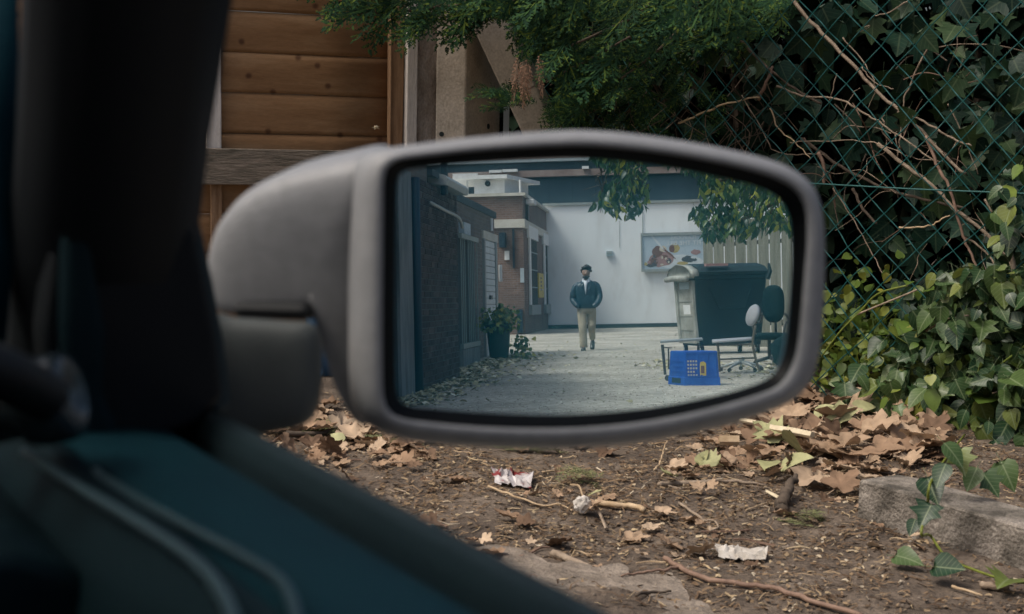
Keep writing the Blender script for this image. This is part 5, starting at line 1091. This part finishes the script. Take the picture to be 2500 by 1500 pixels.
# ---- board fence on the outer side
bf = thing('board_fence', 'tall weathered close-boarded fence of upright planks behind the wheelie bin', 'fence', alley(2, 30))
fa, fb = Vector((.72, 32.0)), Vector((4.6, 28.0)); nb = 17
for i in range(nb):
    a, b_ = fa.lerp(fb, i / nb), fa.lerp(fb, (i + .9) / nb); j = rnd.uniform(-.015, .015); h = 2.75 + rnd.uniform(-.05, .05)
    mb = MB(); mb.loft([[alley(a.x, a.y + j, z), alley(b_.x, b_.y + j, z), alley(b_.x, b_.y + .03 + j, z), alley(a.x, a.y + .03 + j, z)] for z in (0, h)]); mb.build('plank', 'fence_board', bf, bevel=.006)
for z in (.5, 2.2):
    mb = MB(); mb.loft([[alley(p.x, p.y + .05 + o, z + k) for o, k in ((0, 0), (.06, 0), (.06, .09), (0, .09))] for p in (fa, fb)]); mb.build('rail', 'fence_board', bf)
# ---- overhanging tree
tr = thing('overhanging_tree', 'broad-leaved tree with leafy branches hanging over the lane', 'tree', alley(5.2, 25))
t0 = alley(5.2, 25)
MB().tube(spline([t0, t0 + UP * 1.5 - BX * .1, t0 + UP * 3 - BX * .3, t0 + UP * 4.6 - BX * .6, t0 + UP * 6.5 - BX * .7], 4), [.22 - .011 * i for i in range(17)], 10).build('trunk', 'twig_dark', tr, smooth=True)
TL = [leaf_mesh('tree_leaf', LANCE, 'tree_leaf', fold=.2, curl=.35, stem=True), leaf_mesh('tree_leaf', [(x * .62, y) for x, y in OVATE], 'tree_leaf', fold=.3, curl=.3, stem=True)]
mt = []
def mclump(P, nn, u0, u1, size):
    xs_, ys_ = [p[0] for p in P], [p[1] for p in P]; c_ = 0
    while c_ < nn:
        x, y = rnd.uniform(min(xs_), max(xs_)), rnd.uniform(min(ys_), max(ys_))
        if not inpoly(x, y, P): continue
        c_ += 1; u = rnd.uniform(u0, u1); (v, z) = au(x * K, y * K, u); p = alley(v, u, z); nrm = (-AX * .5 + UP * .6 + rvec() * .8).normalized(); xx, yy, zz_ = frame_for(Vector((0, 0, -1)) + rvec() * .75, nrm); sz = rnd.uniform(*size); mt.append((rnd.randrange(2), basis(p - yy * sz * .4, xx, yy, zz_, sz)))
C1 = [(1410, 360), (1445, 400), (1490, 425), (1480, 440), (1445, 470), (1425, 505), (1455, 500), (1480, 520), (1520, 530), (1560, 505), (1568, 470), (1560, 400), (1565, 350)]
C2 = [(1560, 350), (1590, 395), (1670, 420), (1690, 440), (1690, 490), (1665, 520), (1690, 545), (1705, 585), (1730, 575), (1790, 580), (1820, 570), (1870, 555), (1900, 565), (1940, 570), (1960, 470), (1850, 400)]
C3 = [(1350, 340), (1430, 385), (1560, 380), (1700, 420), (1960, 460), (1960, 300), (1400, 300)]
mclump(C1, 520, 18.4, 19.6, (.09, .16)); mclump(C2, 1400, 17.6, 20.5, (.09, .16)); mclump(C3, 450, 18, 21, (.09, .16))
for _ in range(1500):
    p = t0 + Vector((rnd.gauss(0, 1.6), rnd.gauss(0, 1.6), rnd.uniform(4.4, 7.5)))
    xx, yy, zz_ = frame_for(Vector((0, 0, -1)) + rvec() * .7, UP + rvec()); mt.append((rnd.randrange(2), basis(p, xx, yy, zz_, rnd.uniform(.12, .2))))
merge('crown', TL, mt, 'tree_leaf', tr, kind='stuff')
for _ in range(34):
    x, y = rnd.choice([(rnd.uniform(1440, 1560), rnd.uniform(380, 440)), (rnd.uniform(1690, 1900), rnd.uniform(420, 520)), (rnd.uniform(1690, 1900), rnd.uniform(420, 520))]); P = []
    for k_ in range(4): v, z = au((x + k_ * rnd.uniform(-16, 8)) * K, (y + k_ * rnd.uniform(14, 26)) * K, 19.0); P.append(alley(v, 19.0 + .1 * k_, z))
    MB().tube(P, [.012, .009, .006, .003], 5).build('twig', 'twig_dark', tr)
for pts in ([(1990, 380), (1850, 420), (1720, 440), (1690, 470)], [(1850, 350), (1700, 385), (1560, 380), (1530, 440), (1510, 500)], [(1950, 450), (1850, 500), (1780, 540), (1720, 560)]):
    P = []
    for x, y in pts: v, z = au(x * K, y * K, 19.2); P.append(alley(v, 19.2, z))
    P = [t0 + UP * 4.0 - BX * .5, (t0 + UP * 4.2).lerp(P[0], .6)] + P; P = spline(P, 4); MB().tube(P, [.06 - .05 * i / len(P) for i in range(len(P))], 7).build('limb', 'twig_dark', tr, smooth=True)
# ---- wheelie bin
bu = 27.0; vv, _ = au(1700, 850, bu)
bin_ = thing('wheelie_bin', 'big dark teal four-wheeled bin with lit lidded end coloured pale grey', 'bin', alley(vv + .6, bu + .4))
ya = R(17)
bxd, byd = BX * math.cos(ya) - AX * math.sin(ya), AX * math.cos(ya) + BX * math.sin(ya)      # bxd along the front, byd to the back
bxd, byd = BX * math.cos(-ya) - AX * math.sin(-ya), AX * math.cos(-ya) + BX * math.sin(-ya)
byd = (AX * .93 - BX * .40).normalized(); bxd = (BX * .985 + AX * .17).normalized()
B0 = alley(vv, bu)
def bp(x, y, z): return B0 + bxd * x + byd * y + UP * z
W_, D_, H_ = 1.36, .95, 1.50
def ringb(z, k, x0=0, x1=None): 
    x1 = W_ if x1 is None else x1
    return [bp(x0 + k, k, z), bp(x1 - k, k, z), bp(x1 - k, D_ - k, z), bp(x0 + k, D_ - k, z)]
mb = MB(); mb.loft([ringb(.16, .09), ringb(.7, .045), ringb(1.42, 0.0), ringb(1.42, -.03), ringb(H_, -.035), ringb(H_, -.01)]); bo = mb.build('body', 'bin_body', bin_, bevel=.015)
mb = MB(); mb.loft([[bp(-.012 + k, k + .03, z), bp(-.012 + k, D_ - k - .03, z), bp(.012 + k, D_ - k - .03, z), bp(.012 + k, k + .03, z)] for z, k in ((.2, .083), (.7, .045), (1.40, 0))]); mb.build('side_panel', 'bin_side_lit', bin_, bevel=.004)
for y0_ in (.06, .80):
    mb = MB(); mb.loft([[bp(-.05 + k, y0_, z), bp(-.05 + k, y0_ + .1, z), bp(.01 + k, y0_ + .1, z), bp(.01 + k, y0_, z)] for z, k in ((.2, .083), (.7, .045), (1.40, 0))]); mb.build('rib', 'bin_side_lit', bin_, bevel=.01)
for zq in (.45, .72, 1.0, 1.2):
    k = .09 - .09 * (zq - .16) / 1.26; mb = MB(); mb.loft([[bp(-.03 + k, y_, zq), bp(.01 + k, y_, zq), bp(.01 + k, y_, zq + .03), bp(-.03 + k, y_, zq + .03)] for y_ in (.08, .88)]); mb.build('rib', 'bin_side_lit', bin_)
def bflat(name, mat, y0_, y1_, z0_, z1_):
    mb = MB(); mb.loft([[bp(-.018 + .09 - .09 * (z - .16) / 1.26, y_, z) for y_ in (y0_, y1_)] + [bp(-.01 + .09 - .09 * (z - .16) / 1.26, y_, z) for y_ in (y1_, y0_)] for z in (z0_, z1_)]); mb.build(name, mat, bin_)
bflat('label', 'pale_blue', .28, .72, 1.24, 1.37); bflat('sticker', 'white_paint', .30, .62, .72, .94)
mb = MB(); mb.loft([[bp(x, y_, z) for y_, z in [(-.05, 1.50), (-.06, 1.56), (.1, 1.66), (.4, 1.72), (.75, 1.70), (.98, 1.62), (1.02, 1.5)]] for x in (.06, .4, .9, W_ + .02)]); mb.build('lid', 'bin_body', bin_, bevel=.012)
mb = MB(); mb.loft([[bp(x, y_, z) for y_, z in [(-.02, 1.44), (-.05, 1.52), (.02, 1.60), (.3, 1.69), (.62, 1.71), (.95, 1.62), (1.03, 1.52), (1.0, 1.42)]] for x in (-.10, -.12, -.04, .058)]); mb.build('lid_end', 'bin_side_lit', bin_, smooth=True)
mb = MB(); mb.tube([bp(-.16, .0, 1.43), bp(-.17, .5, 1.45), bp(-.15, 1.0, 1.43)], .055, 8); mb.build('lift_bar', 'bin_side_lit', bin_, smooth=True)
mb = MB(); mb.tube([bp(W_ + .0, -.03, 1.40), bp(W_ + .05, -.04, 1.55), bp(W_ + .04, -.02, 1.70)], [.05, .045, .02], 8); mb.build('lid_hinge', 'bin_body', bin_)
mb = MB(); mb.loft([[bp(x, -.04, z), bp(x, .05, z), bp(x, .05, z + .05), bp(x, -.04, z + .05)] for x, z in ((.2, 1.66), (.62, 1.665))]); mb.build('lid_strap', 'print_pink', bin_)
for xa, za, xb, zb_ in ((.25, 1.28, .47, .86), (1.08, 1.28, .96, .86), (.47, .86, .96, .86)):
    ka, kb = .09 - .09 * (za - .16) / 1.26, .09 - .09 * (zb_ - .16) / 1.26; mb = MB(); mb.tube([bp(xa, ka - .004, za), bp(xb, kb - .004, zb_)], .014, 6); mb.build('front_rib', 'bin_body', bin_)
for x, y_ in ((.15, .1), (W_ - .15, .1), (.15, D_ - .1), (W_ - .15, D_ - .1)):
    c = bp(x, y_, .085); mb = MB(); mb.tube([c - bxd * .03, c + bxd * .03], .083, 14); wo = mb.build('wheel', 'tyre', bin_); mb = MB(); mb.tube([c - bxd * .034, c + bxd * .034], .04, 10); mb.build('hub', 'metal_pale', wo)
# ---- blue crate, upside down
cu_ = ag(1672, 943)[1]; vv = ag(1672, 943)[0]
crate = thing('blue_crate', 'upturned bright blue plastic crate with yellow label beside chair', 'crate', alley(vv + .2, cu_ + .2))
c0_ = alley(vv, cu_); cx_ = (BX * .995 - AX * .06).normalized(); cy_ = (AX * .86 - BX * .50).normalized()
def cp(x, y, z): return c0_ + cx_ * x + cy_ * y + UP * z
CW, CD, CH = .425, .40, .415
def ringc(z, k): return [cp(k, k, z), cp(CW - k, k, z), cp(CW - k, CD - k, z), cp(k, CD - k, z)]
mb = MB(); mb.loft([ringc(.0, 0), ringc(.10, .003), ringc(.103, .010), ringc(CH - .02, .022), ringc(CH, .026)]); mb.build('shell', 'crate_blue', crate, bevel=.006)
kz_ = lambda z: .010 + .012 * (z - .103) / .29
for zq in (CH - .03, .108): mb = MB(); mb.loft([[cp(x, -.004 + kz_(zq) - .004, zq), cp(x, kz_(zq) + .004, zq), cp(x, kz_(zq) + .004, zq + .014), cp(x, -.004 + kz_(zq) - .004, zq + .014)] for x in (.03, CW - .03)]); mb.build('rib', 'crate_blue', crate)
for xq in (.03, .165, .285, .38): mb = MB(); mb.loft([[cp(xq + o, kz_(z) - d_, z) for o, d_ in ((-.006, -.004), (-.006, .007), (.006, .007), (.006, -.004))] for z in (.125, CH - .032)]); mb.build('rib', 'crate_blue', crate)
gr = MB()
for i in range(4):
    for j in range(5):
        if (j == 1 and i != 0 and i > 2): continue
        x, z = .052 + i * .032, .115 + j * .042; k = kz_(z); gr.box(cp(x, k - .0015, z + .012), cx_ * .0085, cy_ * .002, UP * .011)
tag(gr.build('hole_light_grid', 'print_cream', crate), kind='stuff')  # holes are not cut; light seen through them is painted as pale squares
mb = MB(); mb.loft([[cp(x, kz_(.2) - o, z) for x, z in [(.19, .12), (.21, .135), (.235, .11), (.262, .115), (.262, .27), (.235, .292), (.2, .285), (.19, .265)]] for o in (.004, .0)]); mb.build('label', 'yellow', crate)
mb = MB(); mb.loft([[cp(x, kz_(.2) - o, z) for x, z in [(.20, .15), (.24, .15), (.24, .24), (.20, .24)]] for o in (.006, .0042)]); mb.build('label_mark', 'print_brown', crate)
mb = MB(); mb.loft([[cp(k - .004, y_, z) for y_, z, k in [(.1, .03, 0), (.3, .03, 0), (.3, .09, .003), (.1, .09, .003)]], [cp(.004, y_, z) for y_, z in [(.1, .03), (.3, .03), (.3, .09), (.1, .09)]]]); mb.build('hand_hole', 'dark_pipe', crate)
for zq in (.16, .22, .28): mb = MB(); mb.loft([[cp(kz_(zq) - .006, y_, zq), cp(kz_(zq) + .004, y_, zq), cp(kz_(zq) + .004, y_, zq + .02), cp(kz_(zq) - .006, y_, zq + .02)] for y_ in (.05, .35)]); mb.build('rib', 'crate_blue', crate)
# ---- low metal frame left of it
v0_, tu = ag(1626, 931)
def tp(px, py, u): v, z = au(px, py, u); return alley(v, u, max(z, .012))
fr_ = thing('metal_stand', 'low rusty metal table frame with caster left of the crate', 'stand', alley(v0_ + .25, tu))
MB().tube([tp(1617, 842, tu), tp(1624, 915, tu)], [.020, .018], 8).build('leg', 'metal_dark', fr_)
c = tp(1630, 926, tu); c.z = .04; mb = MB(); mb.tube([c - AX * .02, c + AX * .02], .038, 12); mb.build('caster', 'metal_dark', fr_)
MB().tube([tp(1632, 851, tu + .7), tp(1633, 902, tu + .7)], .010, 6).build('leg', 'metal_dark', fr_)
a = tp(1612, 836, tu); b_ = tp(1716, 829, tu + .3); d_ = b_ - a; mb = MB(); mb.loft([[p + AX * o + UP * z for o, z in ((-.02, -.012), (.55, -.012), (.55, .012), (-.02, .012))] for p in (a, b_)]); mb.build('top', 'metal_pale', fr_, bevel=.004)
MB().tube([tp(1618, 849, tu), tp(1640, 850, tu + .7)], .008, 6).build('brace', 'metal_dark', fr_)
MB().tube([tp(1705, 838, tu + .3), tp(1703, 925, tu + .3)], .016, 6).build('leg', 'metal_dark', fr_)
# ---- chair
_, cu2 = ag(1800, 912); 
ch = thing('wooden_chair', 'old chair with white padded seat and oval back facing the lane', 'chair', alley(au(1800, 900, cu2)[0], cu2))
def qp(px, py, du=0.0): v, z = au(px, py, cu2 + du); return alley(v, cu2 + du, max(z, 0))
P = []
sa, sb_ = qp(1740, 835), qp(1838, 828)
sd_ = (sb_ - sa); mb = MB(); mb.loft([[sa + sd_ * t_ + AX * o * (.16 + .07 * math.sin(math.pi * min(1, t_ + .15))) + UP * z for o, z in ((-1, -.012), (-1, .012), (-.6, .03), (.6, .03), (1, .012), (1, -.012), (0, -.022))] for t_ in (-.01, .05, .2, .4, .6, .8, 1.0)]); mb.build('seat', 'chair_white', ch, smooth=True)
cb2 = qp(1838, 770); ob = []
n1 = (-BX * .90 - AX * .28 + UP * .30).normalized(); ux = n1.cross(UP).normalized(); uy = ux.cross(n1).normalized()
uy = uy if uy.z > 0 else -uy
mb = MB(); mb.loft([[cb2 + (ux * math.cos(a) * .2 + uy * math.sin(a) * .155) * k + n1 * (o + .05 * (1 - k)) + n1 * .0 for a in [2 * math.pi * i / 22 for i in range(22)]] for k, o in ((.85, -.022), (1.0, -.012), (1.0, .012), (.9, .026), (.5, .034))]); mb.build('backrest', 'chair_white', ch, smooth=True)
mb = MB(); mb.loft([[cb2 + (ux * math.cos(a) * .2 + uy * math.sin(a) * .155) * k - n1 * o for a in [2 * math.pi * i / 22 for i in range(22)]] for k, o in ((.97, .014), (.97, .03), (.8, .036))]); mb.build('back_shell', 'chair_wood', ch, smooth=True)
for du in (-.16, .16):
    MB().tube(spline([qp(1752, 836, du), qp(1755, 870, du), qp(1757, 908, du)], 4), [.018] * 9, 7).build('leg', 'chair_wood', ch, smooth=True)
    MB().tube(spline([qp(1845, 795, du), qp(1838, 838, du), qp(1846, 880, du), qp(1856, 910, du)], 4), .018, 7).build('leg', 'chair_wood', ch, smooth=True)
    MB().tube([qp(1753, 842, du), qp(1842, 840, du)], .015, 6).build('side_rail', 'chair_wood', ch)
MB().tube([qp(1755, 878, 0), qp(1846, 874, 0)], .012, 6).build('stretcher', 'chair_wood', ch)
MB().tube([qp(1846, 815, -.16), qp(1846, 815, .16)], .013, 6).build('back_rail', 'chair_wood', ch)
# broken office chair foot lying behind
of = thing('chair_base', 'pale five-armed office chair base lying under the old chair', 'chair base', qp(1800, 900, .5)); 
hc = qp(1810, 884, .5)
for i in range(5):
    a = 2 * math.pi * i / 5 + .3; e = hc + (BX * math.cos(a) + AX * math.sin(a)) * .3; e.z = .06
    MB().tube([hc, hc.lerp(e, .6) + UP * .01, e], [.028, .02, .016], 6).build('arm', 'metal_pale', of, smooth=True); mb = MB(); cc = e - UP * .028; mb.tube([cc - AX * .015, cc + AX * .015], .03, 10); mb.build('caster', 'metal_dark', of)
MB().tube([hc - UP * .02, hc + UP * .07], .04, 10).build('hub', 'metal_pale', of, smooth=True)
# dark office chair behind it, and a low sack
ou = 22.3
oc = thing('office_chair', 'tall dark padded office chair standing behind the old chair', 'chair', alley(au(1888, 880, ou)[0], ou))
def op(px, py, du=0.0): v, z = au(px, py, ou + du); return alley(v, ou + du, max(z, .0))
bc = op(1888, 742); bn = (-BX * .55 - AX * .8).normalized(); bxx = bn.cross(UP).normalized()
hh = (op(1888, 694) - op(1888, 796)).length / 2
mb = MB(); mb.loft([[bc + (bxx * math.copysign(abs(math.cos(a)) ** .7, math.cos(a)) * .18 + UP * math.copysign(abs(math.sin(a)) ** .7, math.sin(a)) * hh * .9) * k + bn * o for a in [2 * math.pi * i / 28 for i in range(28)]] for k, o in ((.6, -.05), (.95, -.045), (1, 0), (.93, .05), (.6, .07))]); mb.build('backrest', 'bag', oc, smooth=True)
sc_ = op(1878, 822); mb = MB(); mb.loft([[sc_ + (BX * math.copysign(abs(math.cos(a)) ** .7, math.cos(a)) * .26 + AX * math.copysign(abs(math.sin(a)) ** .7, math.sin(a)) * .24) * k + UP * o for a in [2 * math.pi * i / 28 for i in range(28)]] for k, o in ((.7, -.05), (1, -.03), (1, .03), (.85, .055), (.4, .06))]); mb.build('seat', 'bag', oc, smooth=True)
MB().tube([sc_ - UP * .04, Vector((sc_.x, sc_.y, .12))], .03, 10).build('column', 'metal_dark', oc); MB().tube([sc_ + bn * -.2, bc - bn * .06 - UP * .1], .02, 8).build('back_bar', 'metal_dark', oc)
for i in range(5):
    a = 2 * math.pi * i / 5; h0 = Vector((sc_.x, sc_.y, .12)); e = h0 + (BX * math.cos(a) + AX * math.sin(a)) * .27 - UP * .06
    MB().tube([h0, e], [.028, .018], 6).build('arm', 'metal_dark', oc); mb = MB(); cc = e - UP * .03; mb.tube([cc - AX * .015, cc + AX * .015], .03, 10); mb.build('caster', 'tyre', oc)
for sg in (-1, 1): MB().tube(spline([sc_ + bxx * .25 * sg, sc_ + bxx * .29 * sg + UP * .2, sc_ + bxx * .27 * sg + UP * .22 - bn * .18, bc + bxx * .2 * sg - UP * .15], 4), .02, 7).build('armrest', 'metal_dark', oc, smooth=True)
for i, (px, py, u, rx, rz_, lab) in enumerate([(1925, 890, 21.5, .24, .26, 'low black rubbish sack at the foot of board fence')]):
    v = au(px, py, u)[0]; bm = bmesh.new(); bmesh.ops.create_icosphere(bm, subdivisions=4, radius=1)
    for q in bm.verts:
        n_ = noise.noise(q.co * 1.7 + Vector((i * 5, 0, 0))) * .28 + noise.noise(q.co * 5 + Vector((i * 3, 1, 0))) * .10; q.co *= 1 + n_; q.co = Vector((q.co.x * rx, q.co.y * rx, max(-.92, q.co.z) * rz_ + rz_ * .92))
    me = bpy.data.meshes.new('sack'); bm.to_mesh(me); bm.free(); me.materials.append(M['bag'])
    for p_ in me.polygons: p_.use_smooth = True
    tag(inst('rubbish_sack', me, Matrix.Translation(alley(v, u))), lab, 'sack')
# ---- fallen leaves and grit in the lane
mt = []
SM = [leaf_mesh('small_leaf', OVATE, 'alley_leaves', fold=.3, curl=.2, stem=False), leaf_mesh('small_leaf', LOBED, 'alley_leaves', fold=.25, curl=-.2, stem=False)]
def strew(nn, fn, size=(.04, .10), z=.012):
    for _ in range(nn):
        v, u = fn(); p = alley(v, u, z + rnd.uniform(0, .02)); a = rnd.uniform(0, 6.3); xx, yy, zz_ = frame_for(Vector((math.cos(a), math.sin(a), rnd.uniform(-.2, .3))), UP + rvec() * .5); mt.append((rnd.randrange(2), basis(p, xx, yy, zz_, rnd.uniform(*size))))
strew(700, lambda: (V1 + abs(rnd.gauss(.05, .28)) + .02, rnd.uniform(14, U1 + .5)))
strew(800, lambda: (-3.35 + abs(rnd.gauss(0, .42)), rnd.uniform(U1 + .2, 27.5)))
strew(130, lambda: (rnd.gauss(-2.6, .35), rnd.uniform(20, 29)))
strew(260, lambda: (rnd.gauss(1.5, .5), rnd.uniform(18.0, 23)))
strew(150, lambda: (rnd.gauss(.0, .22), rnd.gauss(22.5, 1.2)))
strew(240, lambda: (rnd.uniform(-3.2, 2.5), rnd.uniform(12, 46)), (.03, .07))
merge('fallen_leaves', SM, mt, 'alley_leaves', label='pale fallen leaves swept along the edges of the lane', cat='leaf litter', kind='stuff')
gt = MB()
for _ in range(11000):
    v, u = rnd.uniform(-3.2, 2.6), 12 + 18 * rnd.random() ** 1.4; p = alley(v, u, .004); r_ = rnd.uniform(.004, .013) * (1.8 if rnd.random() < .06 else 1)
    gt.add([p + Vector((math.cos(a), math.sin(a), 0)) * r_ * rnd.uniform(.7, 1.2) for a in (0, 1.5, 3.1, 4.7)] + [p + UP * r_ * rnd.uniform(.5, .9)], [(0, 1, 4), (1, 2, 4), (2, 3, 4), (3, 0, 4)])
tag(gt.build('lane_gravel', 'grit', recalc=False), 'loose grit and stones over the lane surface', 'gravel', kind='stuff')
lw = alley(au(1650, 795, 50)[0], 50.0)

# ================================================================== PERSON walking up the lane
vm_, um_ = ag(1437, 856)
man = thing('person', 'person walking, dark jacket over pale shirt, khaki trousers, hands in pockets', 'person', alley(vm_, um_))
def mp(x, y, z): return alley(vm_, um_) + BX * (x - .03 * max(0, min(1, (z - .2) / .8)) + .02 * max(0, z - 1.2)) - AX * (y - .22 * x * max(0, min(1, (z - 1.0) / .3))) + UP * (z + (.055 * x if z > 1.05 else 0))       # x picture-right, y towards the mirror
def skin(name, mat, nodes, edges, parent, sub=2, root=0):
    me = bpy.data.meshes.new(name); base = parent_loc(parent)
    me.from_pydata([mp(*nd[0]) - base for nd in nodes], edges, []); o = bpy.data.objects.new(name, me); COL.objects.link(o)
    sm = o.modifiers.new('skin', 'SKIN'); sm.use_smooth_shade = True; sm.branch_smoothing = .6
    sv = me.skin_vertices[0].data
    for i, nd in enumerate(nodes): r_ = nd[1]; sv[i].radius = r_ if isinstance(r_, tuple) else (r_, r_); sv[i].use_root = (i == root)
    ss = o.modifiers.new('sub', 'SUBSURF'); ss.levels = ss.render_levels = sub
    dg = bpy.context.evaluated_depsgraph_get(); m2 = bpy.data.meshes.new_from_object(o.evaluated_get(dg)); o.modifiers.clear(); o.data = m2; bpy.data.meshes.remove(me)
    m2.name = name; m2.materials.clear(); m2.materials.append(M[mat]); o.parent = parent
    for p in m2.polygons: p.use_smooth = True
    return o
S = 1.0
# body: pelvis, spine, neck, head with nose and ears, arms to the pockets, legs to the feet
nodes = [((0, 0, .95), .12), ((0, 0, 1.15), .12), ((0, .01, 1.36), .12), ((0, .0, 1.50), .055), ((0, .02, 1.57), .066), ((0, .028, 1.65), .088), ((0, .02, 1.74), .082), ((0, .13, 1.635), .012),
         ((.085, .02, 1.655), .014), ((-.085, .02, 1.655), .014), ((.19, 0, 1.42), .05), ((.30, -.03, 1.18), .04), ((.20, .10, 1.00), .032), ((.15, .12, .94), .035), ((-.19, 0, 1.42), .05), ((-.30, -.03, 1.18), .04), ((-.20, .10, 1.00), .032), ((-.15, .12, .94), .035),
         ((.09, 0, .88), .08), ((.088, .02, .50), .055), ((.066, -.40, .24), .035), ((.066, -.36, .12), .03), ((-.09, 0, .88), .08), ((-.098, .14, .50), .055), ((-.090, .19, .10), .035), ((-.090, .30, .05), .03)]
edges = [(0, 1), (1, 2), (2, 3), (3, 4), (4, 5), (5, 6), (5, 7), (5, 8), (5, 9), (2, 10), (10, 11), (11, 12), (12, 13), (2, 14), (14, 15), (15, 16), (16, 17), (0, 18), (18, 19), (19, 20), (20, 21), (0, 22), (22, 23), (23, 24), (24, 25)]
skin('body', 'skin', nodes, edges, man)
def ell(cx, cy, z, rx, ry, n_=24, sq=.85, dent=0.0):
    out_ = []
    for i in range(n_):
        a = 2 * math.pi * i / n_; c_, s_ = math.cos(a), math.sin(a)
        out_.append(mp(cx + rx * math.copysign(abs(c_) ** sq, c_) * (1 + .03 * nz(i * .8, z * 6, 1, 3)), cy + ry * math.copysign(abs(s_) ** sq, s_) * (1 + .06 * nz(i * .7, z * 7, 1, 8)), z))
    return out_
def limb(mb, pts, rad, n_=14):
    P = spline([mp(*p) for p in pts], 5); m_ = len(P) - 1; rr = []
    for i in range(len(P)):
        t_ = i / m_ * (len(rad) - 1); k_ = min(int(t_), len(rad) - 2); rr.append((rad[k_] + (rad[k_ + 1] - rad[k_]) * (t_ - k_)) * (1 + .05 * nz(i * 1.1, pts[0][0] * 9, 1)))
    mb.tube(P, rr, n_)
jm = MB()
jm.loft([ell(0, .0, z, rx, ry) for z, rx, ry in [(.90, .195, .135), (.925, .215, .15), (.98, .228, .16), (1.08, .225, .155), (1.20, .222, .15), (1.30, .228, .145), (1.38, .225, .135), (1.43, .195, .115), (1.465, .14, .095), (1.50, .085, .075)]])
for sg in (-1, 1):
    limb(jm, [(sg * .14, -.01, 1.43), (sg * .215, -.015, 1.37), (sg * .265, -.01, 1.24), (sg * .28, .0, 1.12), (sg * .25, .07, 1.03), (sg * .195, .13, .965), (sg * .15, .14, .935)], [.045, .072, .074, .072, .066, .058, .05])
jm.build('jacket', 'jacket', man, smooth=True)
tm = MB()
tm.loft([ell(0, 0, z, rx, ry) for z, rx, ry in [(.78, .10, .10), (.82, .19, .125), (.88, .198, .13), (.97, .185, .125), (1.02, .17, .12)]])
limb(tm, [(-.100, .01, .88), (-.100, .09, .62), (-.098, .15, .46), (-.094, .17, .28), (-.090, .19, .07)], [.105, .095, .085, .08, .082])
limb(tm, [(.098, -.01, .88), (.092, -.02, .62), (.088, .02, .50), (.078, -.18, .38), (.066, -.40, .26)], [.105, .096, .084, .072, .066])
tm.build('trousers', 'khaki', man, smooth=True)
# shirt front showing in the open jacket, collar, hair, beard, shoes
mb = MB(); mb.loft([[mp(x, y, z) for x, z, y in [(-.055 * k, zz_, yy_), (0, zz_ - .006, yy_ + .012), (.055 * k, zz_, yy_), (.0, zz_, yy_ - .06)]] for k, zz_, yy_ in [(.08, 1.20, .158), (.30, 1.28, .160), (.5, 1.38, .150), (.9, 1.49, .095)]]); mb.build('shirt', 'shirt', man, smooth=True)
for sg in (-1, 1):
    mb = MB(); mb.loft([[mp(sg * x, y, z) for x, y, z in r_] for r_ in ([(.02, .115, 1.45), (.065, .105, 1.46), (.09, .05, 1.48)], [(.03, .09, 1.50), (.062, .06, 1.53), (.072, .02, 1.54)])]); o = mb.build('collar', 'shirt', man, recalc=False); so = o.modifiers.new('t', 'SOLIDIFY'); so.thickness = .008
    mb = MB(); mb.loft([[mp(sg * x, y, z) for x, y, z in r_] for r_ in ([(.022, .163, 1.28), (.07, .162, 1.32), (.10, .148, 1.37)], [(.045, .135, 1.43), (.10, .11, 1.45), (.12, .05, 1.48)])]); o = mb.build('lapel', 'jacket', man, recalc=False); so = o.modifiers.new('t', 'SOLIDIFY'); so.thickness = .01
def shell(name, mat, c, rx, ry, rz, keep, bumpy=.1, seed=0):
    bm = bmesh.new(); bmesh.ops.create_icosphere(bm, subdivisions=4, radius=1); bmesh.ops.delete(bm, geom=[v for v in bm.verts if not keep(v.co)], context='VERTS')
    for v in bm.verts: v.co *= 1 + bumpy * noise.noise(v.co * 4 + Vector((seed, 0, 0)))
    base = parent_loc(man); me = bpy.data.meshes.new(name)
    for v in bm.verts: q = v.co; v.co = mp(c[0] + q.x * rx, c[1] + q.y * ry, c[2] + q.z * rz) - base
    bmesh.ops.recalc_face_normals(bm, faces=bm.faces); bm.to_mesh(me); bm.free(); me.materials.append(M[mat])
    for p in me.polygons: p.use_smooth = True
    o = bpy.data.objects.new(name, me); COL.objects.link(o); o.parent = man; so = o.modifiers.new('t', 'SOLIDIFY'); so.thickness = .02; return o
shell('hair', 'hair', (0, .01, 1.70), .112, .12, .125, lambda q: q.z > .52 or (q.y < .15 and q.z > -.35), .3)
shell('beard', 'hair', (0, .028, 1.605), .066, .078, .07, lambda q: q.z < -.15 and q.y > 0, .1, 4)
for sg in (-1, 1):
    mb = MB(); mb.box(mp(sg * .034, .112, 1.668), BX * .009, AX * .004, UP * .0045); mb.build('eye', 'hair', man)
mb = MB(); mb.box(mp(0, .112, 1.598), BX * .022, AX * .004, UP * .004); mb.build('mouth', 'print_brown', man)
for x, y, toe in ((-.092, .24, 1), (.066, -.36, 0)):
    mb = MB(); mb.loft([[mp(x + w_ * a, y + l_, max(.004, z_ * b__ + (0 if toe else max(0, .16 - .55 * (l_ + .11))))) for a, b__ in [(-1, 0), (-1, .5), (-.6, 1), (.6, 1), (1, .5), (1, 0)]] for l_, w_, z_ in [(-.11, .035, .08), (-.05, .045, .10), (.03, .05, .09), (.11, .05, .065), (.16, .035, .045)]]); so_ = mb.build('shoe', 'shoe', man, smooth=True)
